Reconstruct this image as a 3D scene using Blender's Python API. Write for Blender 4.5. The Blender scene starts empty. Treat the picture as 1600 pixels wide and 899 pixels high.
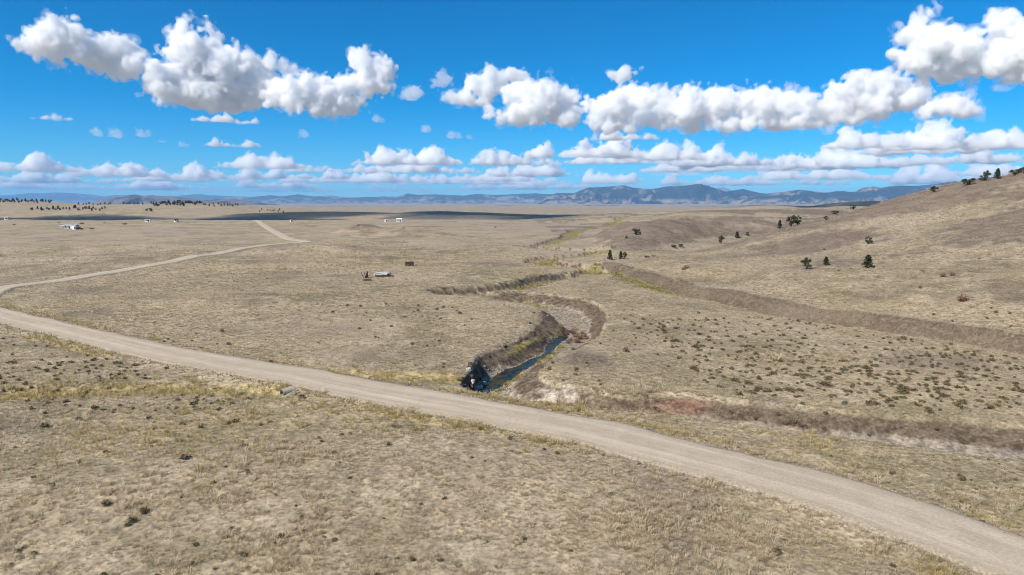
import bpy, bmesh, math, random, time
import numpy as np
from mathutils import Vector, Matrix, noise as mnoise

T0 = time.time()
sc = bpy.context.scene
C = sc.collection
R = math.radians

# ------------------------------------------------------------------ camera
CAM_H = 22.0                       # drone height above the meadow, metres
FPX, PW, PH, HORIZON = 1070.0, 1600.0, 899.0, 316.0
PITCH = math.atan((PH / 2 - HORIZON) / FPX)
cam_d = bpy.data.cameras.new('camera')
cam = bpy.data.objects.new('camera', cam_d)
C.objects.link(cam)
cam.location = (0, 0, CAM_H)
cam.rotation_euler = (math.pi / 2 - PITCH, 0, 0)
cam_d.sensor_width = 36.0
cam_d.lens = FPX / PW * 36.0
cam_d.clip_start = 0.5
cam_d.clip_end = 200000.0
sc.camera = cam

# ------------------------------------------------------------------ sky and sun
SUN_EL, SUN_AZ = R(44.0), R(-128.0)       # azimuth from +Y, clockwise: the sun stands to the left, behind the camera's shoulder
to_sun = Vector((math.sin(SUN_AZ) * math.cos(SUN_EL), math.cos(SUN_AZ) * math.cos(SUN_EL), math.sin(SUN_EL)))
world = bpy.data.worlds.new('World')
sc.world = world
world.use_nodes = True
nt = world.node_tree
nt.nodes.clear()
w_out = nt.nodes.new('ShaderNodeOutputWorld')
w_bg = nt.nodes.new('ShaderNodeBackground')
w_sky = nt.nodes.new('ShaderNodeTexSky')
w_hsv = nt.nodes.new('ShaderNodeHueSaturation')
w_sky.sky_type = 'NISHITA'
w_sky.sun_disc = False
w_sky.sun_elevation = SUN_EL
w_sky.sun_rotation = SUN_AZ
w_sky.altitude = 2700.0
w_sky.air_density = 1.0
w_sky.dust_density = 0.15
w_sky.ozone_density = 2.2
w_hsv.inputs['Saturation'].default_value = 1.2
w_hsv.inputs['Value'].default_value = 1.0
w_bg.inputs['Strength'].default_value = 0.108
w_tint = nt.nodes.new('ShaderNodeMix')
w_tint.data_type = 'RGBA'; w_tint.blend_type = 'MULTIPLY'
w_tint.inputs[0].default_value = 1.0
w_tint.inputs[7].default_value = (0.42, 0.78, 1.0, 1)
nt.links.new(w_sky.outputs[0], w_tint.inputs[6])
nt.links.new(w_tint.outputs[2], w_hsv.inputs['Color'])
nt.links.new(w_hsv.outputs[0], w_bg.inputs['Color'])
nt.links.new(w_bg.outputs[0], w_out.inputs['Surface'])

sun_d = bpy.data.lights.new('sun', 'SUN')
sun = bpy.data.objects.new('sun', sun_d)
C.objects.link(sun)
sun.rotation_euler = to_sun.to_track_quat('Z', 'Y').to_euler()
sun.location = (-50, -20, 80)
sun_d.energy = 4.8
sun_d.angle = R(0.53)
sun_d.color = (1.0, 0.93, 0.82)

vs = sc.view_settings
vs.view_transform = 'Standard'
vs.look = 'None'
vs.exposure = 0.32
vs.gamma = 1.0
vs.use_curve_mapping = False

cy = sc.cycles
cy.max_bounces = 24
cy.diffuse_bounces = 2
cy.glossy_bounces = 2
cy.transmission_bounces = 4
cy.volume_bounces = 24
cy.transparent_max_bounces = 48
cy.use_denoising = True
cy.denoiser = 'OPENIMAGEDENOISE'
cy.denoising_input_passes = 'RGB_ALBEDO_NORMAL'
cy.denoising_prefilter = 'ACCURATE'
cy.pixel_filter_type = 'BLACKMAN_HARRIS'
cy.filter_width = 1.05
cy.caustics_reflective = False
cy.caustics_refractive = False
cy.sample_clamp_indirect = 6.0

# ------------------------------------------------------------------ pixels to places
SP, CP = math.sin(PITCH), math.cos(PITCH)
def ray(px, py):
    """direction of a photo pixel (unnormalised, forward part about 1)"""
    u, v = np.asarray(px, float) - PW / 2, np.asarray(py, float) - PH / 2
    return u / FPX, CP - v / FPX * SP, -SP - v / FPX * CP
def ground(px, py, z=0.0):
    """where the ray of a pixel meets the level z"""
    dx, dy, dz = ray(px, py)
    t = (z - CAM_H) / dz
    return dx * t, dy * t
def at_depth(px, py, Y):
    dx, dy, dz = ray(px, py)
    t = Y / dy
    return dx * t, Y, CAM_H + dz * t
def pix(x, y, z):
    zc = y * CP - (z - CAM_H) * SP
    yc = y * SP + (z - CAM_H) * CP
    return PW / 2 + FPX * x / zc, PH / 2 - FPX * yc / zc

# ------------------------------------------------------------------ objects
def tag(o, label=None, cat=None, group=None, kind=None):
    if label: o['label'] = label
    if cat: o['category'] = cat
    if group: o['group'] = group
    if kind: o['kind'] = kind
    return o
def link(name, data, parent=None, mat=None):
    o = bpy.data.objects.new(name, data)
    C.objects.link(o)
    if parent is not None: o.parent = parent
    if mat is not None and data is not None and not data.materials: data.materials.append(mat)
    return o
def empty(name, loc=(0, 0, 0), rz=0.0, s=1.0):
    o = bpy.data.objects.new(name, None)
    C.objects.link(o)
    o.location = loc
    o.rotation_euler = (0, 0, rz)
    o.scale = (s, s, s)
    o.empty_display_size = 0.2
    return o
def np_mesh(name, V, F, smooth=False):
    """V (n,3), F (m,k) arrays -> mesh, all faces of one size k"""
    V = np.ascontiguousarray(V, np.float32); F = np.ascontiguousarray(F, np.int32)
    me = bpy.data.meshes.new(name)
    k = F.shape[1]
    me.vertices.add(len(V)); me.vertices.foreach_set('co', V.ravel())
    me.loops.add(F.size); me.loops.foreach_set('vertex_index', F.ravel())
    me.polygons.add(len(F))
    me.polygons.foreach_set('loop_start', np.arange(0, F.size, k, dtype=np.int32))
    me.polygons.foreach_set('use_smooth', np.full(len(F), smooth))
    me.update(calc_edges=True)
    return me
# ------------------------------------------------------------------ noise on plain arrays
def _hash(i, j, seed):
    h = (i.astype(np.int64) * 374761393 + j.astype(np.int64) * 668265263 + seed * 1442695041) & 0xFFFFFFFF
    h = ((h ^ (h >> 13)) * 1274126177) & 0xFFFFFFFF
    return ((h ^ (h >> 16)) & 0xFFFFFF) / float(0xFFFFFF)
def vnoise(x, y, seed=0):
    i, j = np.floor(x), np.floor(y)
    fx, fy = x - i, y - j
    fx = fx * fx * fx * (fx * (fx * 6 - 15) + 10); fy = fy * fy * fy * (fy * (fy * 6 - 15) + 10)
    a, b, c, d = _hash(i, j, seed), _hash(i + 1, j, seed), _hash(i, j + 1, seed), _hash(i + 1, j + 1, seed)
    return (a * (1 - fx) + b * fx) * (1 - fy) + (c * (1 - fx) + d * fx) * fy
def fbm(x, y, wl, octv=4, seed=0, gain=0.5):
    """-1..1 fractal noise of the given wavelength in metres"""
    x, y = np.asarray(x, float), np.asarray(y, float)
    s, a, t = 0.0, 1.0, 0.0
    for o in range(octv):
        c, n = math.cos(0.6 * o + seed), math.sin(0.6 * o + seed)
        s = s + a * (2 * vnoise((x * c - y * n) / wl + 17.3 * o, (x * n + y * c) / wl - 9.1 * o, seed + o) - 1)
        t += a; a *= gain; wl *= 0.5
    return s / t
def sstep(a, b, x):
    t = np.clip((x - a) / (b - a), 0, 1)
    return t * t * (3 - 2 * t)

# ------------------------------------------------------------------ lines on the ground
def densify(P, n=12):
    """Catmull-Rom through the points; any number of columns"""
    P = np.asarray(P, float)
    Q = np.vstack([2 * P[0] - P[1], P, 2 * P[-1] - P[-2]])
    out = []
    for i in range(1, len(Q) - 2):
        t = np.linspace(0, 1, n, endpoint=False)[:, None]
        a, b, c, d = Q[i - 1], Q[i], Q[i + 1], Q[i + 2]
        out.append(0.5 * (2 * b + (c - a) * t + (2 * a - 5 * b + 4 * c - d) * t ** 2 + (3 * b - a - 3 * c + d) * t ** 3))
    out.append(P[-1:])
    return np.vstack(out)
def line_dist(x, y, P, attr=None, maxd=None):
    """distance to a polyline, the interpolated attribute there, signed side"""
    x, y = np.asarray(x, float).ravel(), np.asarray(y, float).ravel()
    best = np.full(x.shape, 1e9); at = np.zeros(x.shape); side = np.zeros(x.shape)
    lo, hi = P[:, :2].min(0), P[:, :2].max(0)
    if maxd is not None:
        sel = np.where((x > lo[0] - maxd) & (x < hi[0] + maxd) & (y > lo[1] - maxd) & (y < hi[1] + maxd))[0]
    else:
        sel = np.arange(len(x))
    xs, ys = x[sel], y[sel]
    b, a_, s_ = best[sel], at[sel], side[sel]
    for k in range(len(P) - 1):
        ax, ay = P[k, :2]; dx, dy = P[k + 1, :2] - P[k, :2]
        L = dx * dx + dy * dy + 1e-9
        t = np.clip(((xs - ax) * dx + (ys - ay) * dy) / L, 0, 1)
        ex, ey = xs - ax - t * dx, ys - ay - t * dy
        d = np.hypot(ex, ey)
        m = d < b
        b[m] = d[m]
        if attr is not None: a_[m] = (attr[k] * (1 - t) + attr[k + 1] * t)[m]
        s_[m] = np.sign(dx * ey - dy * ex)[m]
    best[sel], at[sel], side[sel] = b, a_, s_
    return best, at, side
def in_poly(x, y, P):
    x, y = np.asarray(x).ravel(), np.asarray(y).ravel()
    c = np.zeros(x.shape, bool)
    j = len(P) - 1
    for i in range(len(P)):
        xi, yi, xj, yj = P[i, 0], P[i, 1], P[j, 0], P[j, 1]
        m = ((yi > y) != (yj > y)) & (x < (xj - xi) * (y - yi) / (yj - yi + 1e-12) + xi)
        c ^= m
        j = i
    return c
def pline(pts, z=0.0):
    return np.array([ground(px, py, z) for px, py in pts])

# gravel road: middle line and half width from its two edges
RU = pline([(-160, 450), (0, 486), (156, 520), (312, 552), (500, 585), (677, 622), (800, 641), (900, 663), (1031, 687), (1162, 720), (1337, 759), (1469, 794), (1600, 838), (1760, 905), (1960, 1010)])
RL = pline([(-160, 467), (0, 506), (219, 558), (432, 596), (545, 618), (677, 648), (800, 669), (900, 696), (1075, 746), (1250, 799), (1425, 860), (1534, 899), (1660, 965), (1800, 1065)])
def resample(P, n):
    d = np.r_[0, np.cumsum(np.hypot(*np.diff(P, axis=0).T))]
    t = np.linspace(0, d[-1], n)
    return np.stack([np.interp(t, d, P[:, 0]), np.interp(t, d, P[:, 1])], 1)
_a, _b = resample(densify(RU), 60), resample(densify(RL), 60)
_mid = []
for p in _a[::3]:
    k = np.argmin(np.hypot(*(_b - p).T)); _mid.append((p + _b[k]) / 2)
ROAD = resample(densify(np.array(_mid)), 140)
ROAD_HW = 3.3
# second gravel road, climbing away on the left with a sharp corner
ROAD2 = np.vstack([densify(np.array([(-88.0, 95.0), (-112, 138), (-128.5, 170.5), (-130.9, 186), (-130.1, 205), (-126.7, 225), (-122.5, 249), (-120.5, 272), (-121.5, 320), (-119.0, 352.0), (-112.0, 372.0)]), 8)[:-1],
                   densify(np.array([(-112.0, 372.0), (-116, 381), (-133.8, 409.4), (-184.8, 528.5), (-255, 700), (-304.3, 821.6), (-420, 1100)]), 8)])
ROAD2_HW = 3.1
TRACKS = [densify(pline([(330, 497), (400, 480), (460, 466), (520, 453), (560, 440)]), 8),
          densify(pline([(905, 462), (936, 474), (990, 491), (1050, 517), (1085, 545)]), 8),
          densify(pline([(590, 392), (640, 401), (690, 409), (700, 420)]), 8)]

# gully outline on the meadow level, with the width of the bank there
RIM = np.array([(22.0, 229, 3), (20.9, 222.8, 2.4), (14.6, 216.6, 2.2), (3.2, 198.1, 2.2), (-4.3, 184.3, 2.2), (-11.2, 178, 2.2), (-17.5, 172.8, 2.5), (-21.5, 168, 3), (-17, 161, 2.5), (-10.6, 159, 2.2),
    (-5.7, 156.8, 2.2), (-1.6, 151, 2.2), (3.6, 146.5, 3.0), (5.2, 139, 5.0), (4.9, 128.5, 6.0), (3.6, 122, 5.6), (0.4, 111.6, 5.2), (-3.0, 103.6, 4.8), (-5.0, 99.4, 2.8), (-5.6, 92.5, 1.1), (-6.0, 88.5, 1.0), (-6.6, 83.9, 1.2), (-5.5, 79.5, 1.4), (-2.4, 77.0, 1.6),
    (3.2, 73.6, 2.0), (10.4, 70.2, 1.6), (13.8, 69.7, 1.3), (20.4, 66.4, 1.2), (26.5, 64, 1.2), (33, 61, 1.2), (37.9, 58.6, 1.3), (43.7, 56.1, 1.4), (62, 49.5, 1.5), (95, 41, 1.5),
    (100, 55, 4), (66, 63, 4), (51.4, 66.5, 4), (44.4, 68.8, 4), (36.2, 70.3, 3.6), (28.5, 73.1, 3.4), (21.6, 75.8, 3.2), (17, 76.9, 3.0), (13.3, 75.6, 2.6), (10, 77.6, 3), (6, 80.5, 3.4), (4.0, 84.5, 3.6), (4.4, 89.5, 4), (8.8, 99.4, 4.2),
    (13.4, 108.4, 3.6), (16.6, 119.9, 3.6), (19.5, 135, 4.0), (19.4, 147.6, 4.5), (16.6, 155.5, 5.0), (11.1, 163.3, 5.0), (2.7, 167.3, 4.2), (-5.8, 166.2, 3.0),
    (-3.6, 168.8, 1.6), (4.5, 175, 1.6), (11.3, 189, 1.6), (22, 209, 2), (31, 220, 3), (36, 230, 3), (30, 236, 3), (22.0, 229, 3)])
RIM = densify(RIM, 6)
FARC = densify(np.array([(120, 760), (80, 640), (48, 520), (35, 434), (17, 368), (6, 342), (20, 320), (38, 307), (36, 292), (20, 278), (11, 264), (14, 251), (25, 242), (30, 232), (27, 224)], float), 6)
STREAM = densify(pline([(744, 613), (760, 603), (786, 586), (812, 571), (836, 556), (852, 545), (864, 537), (880, 527), (890, 517)], -2.3), 6)
STREAM_W = np.interp(np.linspace(0, 1, len(STREAM)), [0, .1, .3, .5, .65, .8, 1], [.8, .95, 1.3, 1.65, 1.2, .8, .45])
# wetter channel that drains from the culvert
SWALE = densify(np.array([(-58, 78), (-44, 80.5), (-33, 79.5), (-27, 80), (-22.6, 87.5), (-15, 87), (-7, 85.5)], float), 6)
FOOT = densify(pline([(945, 410), (975, 419), (1008, 430), (1050, 444), (1125, 462), (1200, 478), (1400, 509), (1600, 540), (1800, 570)], 0.6), 6)

# ------------------------------------------------------------------ hills as a thin-plate surface through known points
HC = []
def hp(px, py, Y): HC.append(at_depth(px, py, Y))
for px, py, Y in [(1600, 272, 300), (1550, 281, 306), (1500, 291, 310), (1440, 305, 314), (1385, 318, 315), (1300, 340, 310), (1240, 356, 300), (1180, 368, 290), (1130, 381, 282), (1090, 395, 262),
                  (950, 389, 285), (975, 375, 310), (1000, 364, 335), (1025, 357, 360), (1063, 350, 385), (1100, 346, 410), (1200, 343, 430), (1300, 338, 440),
                  (1113, 386, 330), (1075, 395, 292)]: hp(px, py, Y)
CREST_N = 10
for k in range(CREST_N):                       # land falls away behind the crest
    x, y, z = HC[k]
    HC.append((x * 1.08 + 5, y + 45, z - 4.5 - 0.1 * z)); HC.append((x * 1.2 + 10, y + 110, z * 0.35 + 2))
for x, y in FOOT[::9]: HC.append((x + 2.5, y + 3, 2.0 if y < 200 else 1.4))
for x, y in FOOT[::9]: HC.append((x - 6, y - 6, 0.0))
for x, y in FOOT[10::9]: HC.append((x + 14, y + 19, 3.1 + 0.016 * max(0, 210 - y)))
HC += [(150, 190, 15.5), (118, 150, 8.2), (185, 230, 24), (140, 240, 14.2), (105, 225, 6.6), (160, 130, 15), (230, 200, 30), (300, 260, 44), (380, 180, 46), (300, 60, 36), (180, 40, 14), (120, 20, 3), (420, -60, 40), (100, -40, 0),
       (90, 60, 0), (60, 90, 0), (40, 110, 0), (45, 140, 0), (30, 180, 0), (27, 215, 0), (25, 260, -.3), (28, 290, -.5), (20, 330, -.5), (45, 345, 0), (40, 420, -.5), (60, 480, 0), (110, 560, 3), (180, 560, 6), (260, 560, 12),
       (0, 40, 0), (0, 90, 0), (0, 140, 0), (0, 200, 0), (0, 300, 0), (0, 400, 0), (0, 560, 0), (-60, 60, 0), (-60, 130, 0), (-60, 220, 0), (-60, 330, 0), (-80, 470, 0), (-150, 80, 0), (-150, 180, 0), (-150, 320, 0), (-200, 520, 0), (-300, 300, 0), (-350, 560, 0), (0, -60, 0), (-200, -60, 0)]
HC = np.array(HC, float)
def tps_fit(P, lam=0.002):
    n = len(P); S = 100.0
    X = P[:, :2] / S
    d2 = ((X[:, None] - X[None]) ** 2).sum(-1)
    K = 0.5 * d2 * np.log(d2 + 1e-12) + lam * np.eye(n)
    Q = np.hstack([np.ones((n, 1)), X])
    A = np.block([[K, Q], [Q.T, np.zeros((3, 3))]])
    w = np.linalg.solve(A, np.r_[P[:, 2], 0, 0, 0])
    def f(x, y):
        x, y = x / S, y / S
        o = w[n] + w[n + 1] * x + w[n + 2] * y
        for k in range(n):
            r2 = (x - X[k, 0]) ** 2 + (y - X[k, 1]) ** 2
            o = o + w[k] * 0.5 * r2 * np.log(r2 + 1e-12)
        return o
    return f
_f = tps_fit(HC)
GX, GY = np.arange(-420, 460.1, 5.0), np.arange(-80, 600.1, 5.0)
_gx, _gy = np.meshgrid(GX, GY, indexing='ij')
GZ = _f(_gx, _gy)
_flat = 1 - sstep(4, 28, _gx - np.interp(_gy, [-80, 60, 100, 140, 200, 260, 340, 600], [120, 95, 72, 45, 26, 24, 26, 40]))
GZ = GZ * (1 - _flat) + 0.12 * GZ * _flat
def grid_z(x, y):
    i = np.clip((x - GX[0]) / 5.0, 0, len(GX) - 1.001); j = np.clip((y - GY[0]) / 5.0, 0, len(GY) - 1.001)
    a, b = i.astype(int), j.astype(int); u, v = i - a, j - b
    return (GZ[a, b] * (1 - u) + GZ[a + 1, b] * u) * (1 - v) + (GZ[a, b + 1] * (1 - u) + GZ[a + 1, b + 1] * u) * v

def ridge(x, y, pts, wid, back=None):
    """long rise: crest points (px, py, Y) of the photo; gaussian flanks"""
    P = np.array([at_depth(*p) for p in pts])
    P = densify(P, 6)
    d, z, s = line_dist(x, y, P, P[:, 2], maxd=wid * 3)
    return np.where(d < 1e8, np.exp(-(d / wid) ** 2), 0.0), z
BUMPS = [(-104, 482, 6.2, 16, 14), (-62, 455, 3.2, 20, 14), (-80, 462, 1.6, 34, 22), (-70, 300, 2.8, 20, 11), (-103, 300, 2.2, 26, 12), (-50, 262, 2.0, 18, 9), (-88, 235, 2.4, 24, 10), (-60, 150, 1.5, 26, 10), (-25, 130, .6, 22, 10),
         (-12, 54, .9, 26, 9), (-40, 48, .7, 20, 8), (9.5, 90, 0.9, 5, 9), (-190, 330, 2.0, 60, 22), (-150, 262, 1.2, 40, 9), (-240, 470, 2.5, 90, 30), (60, 118, .5, 20, 20), (-10, 205, .7, 20, 12), (-5, 330, 1.0, 35, 20), (281, 378, 24.0, 24, 22)]

def base_height(x, y):
    """land before roads and gully are cut into it"""
    r = np.hypot(x, y)
    near = 1 - sstep(430, 600, np.maximum(r, 1.15 * np.abs(x)))
    z = grid_z(x, y) * near
    # right-hand hills go on to the back
    z = z + (1 - near) * 14.0 * sstep(120, 700, x - 0.10 * (y - 500)) * (1 - sstep(900, 1600, r))
    amp = 0.3 + 0.9 * sstep(60, 250, r) + 1.2 * sstep(500, 1500, r) + 5 * sstep(1500, 6000, r) + 14 * sstep(8000, 30000, r)
    z = z + amp * fbm(x, y, 55, 4, 3) + 1.2 * sstep(250, 900, r) * fbm(x, y, 260, 3, 5) + 10 * sstep(1200, 4000, r) * fbm(x, y, 1300, 3, 8)
    # drainage creases on the hills
    hl = sstep(2.5, 8.0, z) * (r < 1800) * (x > 20)
    z = z + hl * (0.7 + 3.4 * sstep(290, 520, r)) * (np.abs(fbm(x + .4 * y, y - .2 * x, 70, 2, 12)) * 2 - .5) + (1 - near) * sstep(40, 260, x) * (1 - sstep(1200, 2000, r)) * 8.0 * (np.abs(fbm(x, y, 210, 3, 14)) * 2 - .4)
    for bx, by, a, sx, sy in BUMPS:
        z = z + a * np.exp(-((x - bx) / sx) ** 2 - ((y - by) / sy) ** 2)
    # the bench ends, the land drops to the wide basin
    e = y + 40 * fbm(x, y, 300, 3, 21)
    z = z - 26 * sstep(800, 1500, e) - 34 * sstep(2500, 16000, r)
    for pts, wid in [([(985, 352, 700), (1013, 343, 730), (1030, 338, 760), (1100, 330, 820), (1138, 328, 880), (1200, 327, 900), (1330, 322, 980)], 90),
                     ([(900, 340, 1100), (960, 334, 1200), (1040, 331, 1250), (1150, 327, 1400)], 140),
                     ([(1150, 324, 2300), (1190, 320, 2300), (1280, 322, 2400), (1350, 314, 2500), (1440, 320, 2500)], 220),
                     ([(-250, 309, 2500), (-100, 311, 2500), (0, 313, 2500), (60, 316, 2450), (130, 320, 2350), (220, 319, 2300), (290, 318, 2250), (350, 321, 2200), (400, 328, 2100), (440, 332, 2050)], 420),
                     ([(590, 333, 2600), (680, 330, 2700), (730, 332, 2700)], 200),
                     ([(420, 333, 1900), (520, 331, 2000), (640, 334, 1900), (760, 337, 1700)], 160)]:
        g, c = ridge(x.ravel(), y.ravel(), pts, wid)
        g, c = g.reshape(x.shape), c.reshape(x.shape)
        z = z * (1 - g) + c * g
    return z

def carve(x, y):
    """gully depth factor and masks, flat arrays"""
    n1 = fbm(x, y, 5.0, 3, 31)
    d, bw, _ = line_dist(x, y, RIM, RIM[:, 2], maxd=12)
    ins = in_poly(x, y, RIM)
    dd = np.where(ins, d, -d) + 0.55 * n1 * sstep(0, 1, d + 0.6)
    t = np.clip(dd / np.maximum(bw * (1 + 0.35 * fbm(x, y, 9.0, 2, 33)), 0.5), 0, 1)
    t = np.where(d < 1e8, t, 0)
    prof = t ** 0.8 * (1.0 - 0.15 * np.sin(t * math.pi))
    dep = 2.55 - 0.4 * sstep(93, 101, y) * (1 - sstep(128, 140, y)) - 0.5 * sstep(4, 15, x) * (1 - sstep(78, 86, y)) - 0.5 * sstep(155, 215, y)
    df, _, _ = line_dist(x, y, FARC, None, maxd=14)
    tf = 1 - sstep(4.0, 7.5, df + 0.8 * n1)
    cut = np.maximum(prof * dep, tf * (1.9 - 0.9 * sstep(330, 560, y)))
    return cut, np.maximum(t, tf), dd, tf
def road_field(x, y):
    d1, _, s1 = line_dist(x, y, ROAD, None, maxd=16)
    d2, _, _ = line_dist(x, y, ROAD2, None, maxd=22)
    return d1, d2, s1

_rz = None
def road_level(P, win):
    z = base_height(P[:, 0], P[:, 1])
    k = np.ones(win) / win
    zp = np.r_[np.full(win, z[0]), z, np.full(win, z[-1])]
    return np.convolve(zp, k, 'same')[win:-win]
ROAD_Z = road_level(ROAD, 21) + 0.30
ROAD2_Z = road_level(ROAD2, 5) + 0.30

def height(x, y):
    shp = np.shape(x)
    x, y = np.asarray(x, float).ravel(), np.asarray(y, float).ravel()
    z = base_height(x, y)
    cut, t, dd, tf = carve(x, y)
    # cut bank along the foot of the hill
    d, _, s = line_dist(x, y, FOOT, None, maxd=20)
    ds = np.where(s > 0, d, -d) + 2.4 * fbm(x, y, 17, 4, 41)
    z = z + np.where(d < 1e8, 2.5 * (sstep(-2.0, 2.0, ds) - sstep(-16, 16, ds)), 0.0) * (1 - sstep(150, 230, y) * .5)
    # stream bed
    z = z - cut
    dst, w, _ = line_dist(x, y, STREAM, STREAM_W, maxd=6)
    z = z - 0.55 * (1 - sstep(w * 0.6, w * 1.4 + .1, dst + .25 * fbm(x, y, 1.6, 2, 44)))
    dsw, _, _ = line_dist(x, y, SWALE, None, maxd=9)
    z = z - 0.75 * np.exp(-(dsw / 3.0) ** 2) * (t < .05)
    # road beds
    d1, a1, _ = line_dist(x, y, ROAD, ROAD_Z, maxd=16)
    k = 1 - sstep(ROAD_HW + 0.1, ROAD_HW + 2.6, d1)
    z = z * (1 - k) + (a1 - 0.18) * k
    z = z - 0.10 * np.exp(-((d1 - ROAD_HW - 2.9) / 0.8) ** 2)
    d2, a2, _ = line_dist(x, y, ROAD2, ROAD2_Z, maxd=22)
    k = 1 - sstep(ROAD2_HW + 1.0, ROAD2_HW + 7.0, d2)
    z = z * (1 - k) + (a2 - 0.22) * k
    for T in TRACKS:
        dt, _, _ = line_dist(x, y, T, None, maxd=4)
        z = z - 0.12 * np.exp(-((dt - 0.75) / 0.35) ** 2)
    # small humps of the turf
    r = np.hypot(x, y)
    z = z + (0.05 + 0.05 * (r > 60)) * fbm(x, y, 1.4, 2, 51) * (d1 > 4.2)
    return z.reshape(shp)

def zones(x, y, z):
    """what the ground is made of plus painted relief shade, per point: two RGB masks"""
    cut, t, dd, tf = carve(x, y)
    e = 0.5
    n = fbm(x, y, 3.0, 3, 61); nb = fbm(x, y, 14.0, 3, 62); nl = fbm(x, y, 45.0, 3, 63)
    d1, d2, s1 = road_field(x, y)
    r = np.hypot(x, y)
    bank = sstep(0.06, 0.25, t + .05 * n) * (1 - sstep(0.80, 1.0, t - .12 * n))
    floor_ = sstep(0.85, 1.0, t)
    dF, _, sF = line_dist(x, y, FOOT, None, maxd=30)
    dF2 = np.where(sF > 0, dF, -dF) + 2.4 * fbm(x, y, 17, 4, 41)
    foot = sstep(-3.2, -1.4, dF2) * (1 - sstep(2.2, 4.8, dF2 + 1.2 * n)) * (.95 + .3 * nb) * (dF < 1e8)
    soil = np.maximum(bank * (tf < .3), 0.66 * foot)
    soil = np.maximum(soil, 0.8 * sstep(.15, .5, tf) * (1 - sstep(.6, .95, tf)) * sstep(-.3, .3, nb))
    soil = soil * (1 - .35 * sstep(8, 16, x) * (y < 85) * sstep(.75, .45, t))
    # moss and sedge: valley floor, strip below the cut bank, stream margins
    strip = np.exp(-((np.where(sF > 0, dF, -dF) + 4.2 + 1.5 * nb) / 2.0) ** 2) * sstep(158, 180, y) * (dF < 1e8)
    dst, w, _ = line_dist(x, y, STREAM, STREAM_W, maxd=12)
    marg = np.exp(-((dst - w - 0.9) / 0.7) ** 2) * sstep(-.5, .2, nb)
    green = np.clip(np.maximum.reduce([sstep(.75, 1, tf) * (.75 + .4 * n), strip, 0.9 * marg, floor_ * (1 - sstep(.3, .6, tf)) * sstep(152, 160, y) * (.5 + .6 * nb)]), 0, 1)
    # tall golden grass along the road ditch and the swale
    dsw, _, _ = line_dist(x, y, SWALE, None, maxd=12)
    gold = np.maximum(np.exp(-(dsw / 2.8) ** 2) * sstep(-.75, .05, nb + .4), 0.75 * np.exp(-((d1 - 5.2) / 1.1) ** 2) * sstep(-.25, .3, nb + .25 * (s1 > 0)))
    gold = np.maximum(gold, .32 * sstep(.12, .5, fbm(x, y, 30, 3, 65)) * sstep(-.1, .5, -fbm(x, y, 90, 2, 66)) * (x < 30))
    red = np.exp(-((x - 18) / 4.0) ** 2 - ((y - 75.2) / 1.6) ** 2) * 1.2 * sstep(.02, .3, t) + 0.3 * np.exp(-((x - 29) / 7) ** 2) * sstep(.05, .4, t) * (y < 85) * sstep(.2, -.3, n)
    red = np.maximum(red, .9 * sstep(.25, .6, fbm(x, y, 26, 3, 67)) * np.exp(-((x - 78) / 60) ** 2 - ((y - 480) / 90) ** 2))
    red = np.maximum(red, .85 * np.exp(-((x - 52) / 26) ** 2 - ((y - 440) / 16) ** 2) * sstep(-.35, .2, nb))
    ch = np.exp(-((x - 4.8) / 3.6) ** 2 - ((y - 80 + .55 * (x - 4.8)) / 2.3) ** 2) + .6 * np.exp(-((x - 12) / 6) ** 2 - ((y - 74.5) / 1.3) ** 2)
    ch = np.maximum(ch, .55 * np.exp(-(dd / .5) ** 2) * (x > 10) * (y < 80) * (s1 != 0) * sstep(-.2, .5, nb))
    ch = np.maximum(ch, .7 * np.exp(-((x - 44) / 24) ** 2 - ((y - 405) / 7) ** 2))
    chalk = np.clip(.75 * ch * sstep(-.35, .45, n + .1), 0, 1)
    grav = np.clip(sstep(.7, .95, t) * (1 - green) * (.55 + .45 * sstep(-.45, .25, nb + .35)) * (tf < .3), 0, 1)
    # bare grey-purple shale showing through on the hill faces and some flats, plus painted relief shade
    hill = np.maximum(sstep(3.0, 6.0, z) * (r < 650) * (x > 20), .9 * sstep(300, 450, r) * (x > 30) * (r < 1900))  # far hills take dark patches that paint the shading of their relief
    shale_shade = np.clip(1.0 * hill * sstep(-.22, .38, .35 * n + fbm(x * .55 + y * .45, y * 1.2 - x * .3, 34, 4, 68)) + .55 * (1 - hill) * sstep(.18, .55, fbm(x, y, 22, 4, 69)) * (r < 900), 0, 1)
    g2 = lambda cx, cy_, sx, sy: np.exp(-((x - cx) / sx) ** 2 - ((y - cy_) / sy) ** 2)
    spur = sstep(1.2, 3.5, z) * sstep(24, 34, x) * sstep(255, 275, y) * (1 - sstep(400, 430, y))  # grey rock tone deepened to paint shade on the steep spur face
    bare = np.maximum.reduce([.75 * g2(10.5, 93, 5, 10), .6 * g2(19, 103, 4, 14), .6 * g2(-15, 97, 11, 7), .55 * g2(-34, 118, 16, 9), .5 * g2(-48, 205, 18, 8), .65 * g2(-88, 232, 16, 6), .65 * g2(-103, 296, 18, 7), .7 * g2(-48, 259, 9, 5)]) * (t < .1)  # bare ground by the creek; patches on the left swells paint near-face shade
    shale_shade = np.maximum.reduce([shale_shade, 1.05 * spur * (.75 + .5 * n), bare * (.8 + .7 * nb), 1.0 * np.exp(-((x + 104) / 13) ** 2 - ((y - 478) / 11) ** 2), .7 * np.exp(-((x + 60) / 12) ** 2 - ((y - 450) / 9) ** 2), .6 * np.exp(-((x + 66) / 12) ** 2 - ((y - 296) / 7) ** 2)])
    return soil, green, gold, np.clip(red, 0, 1), chalk, np.maximum(grav, 0), shale_shade

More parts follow.
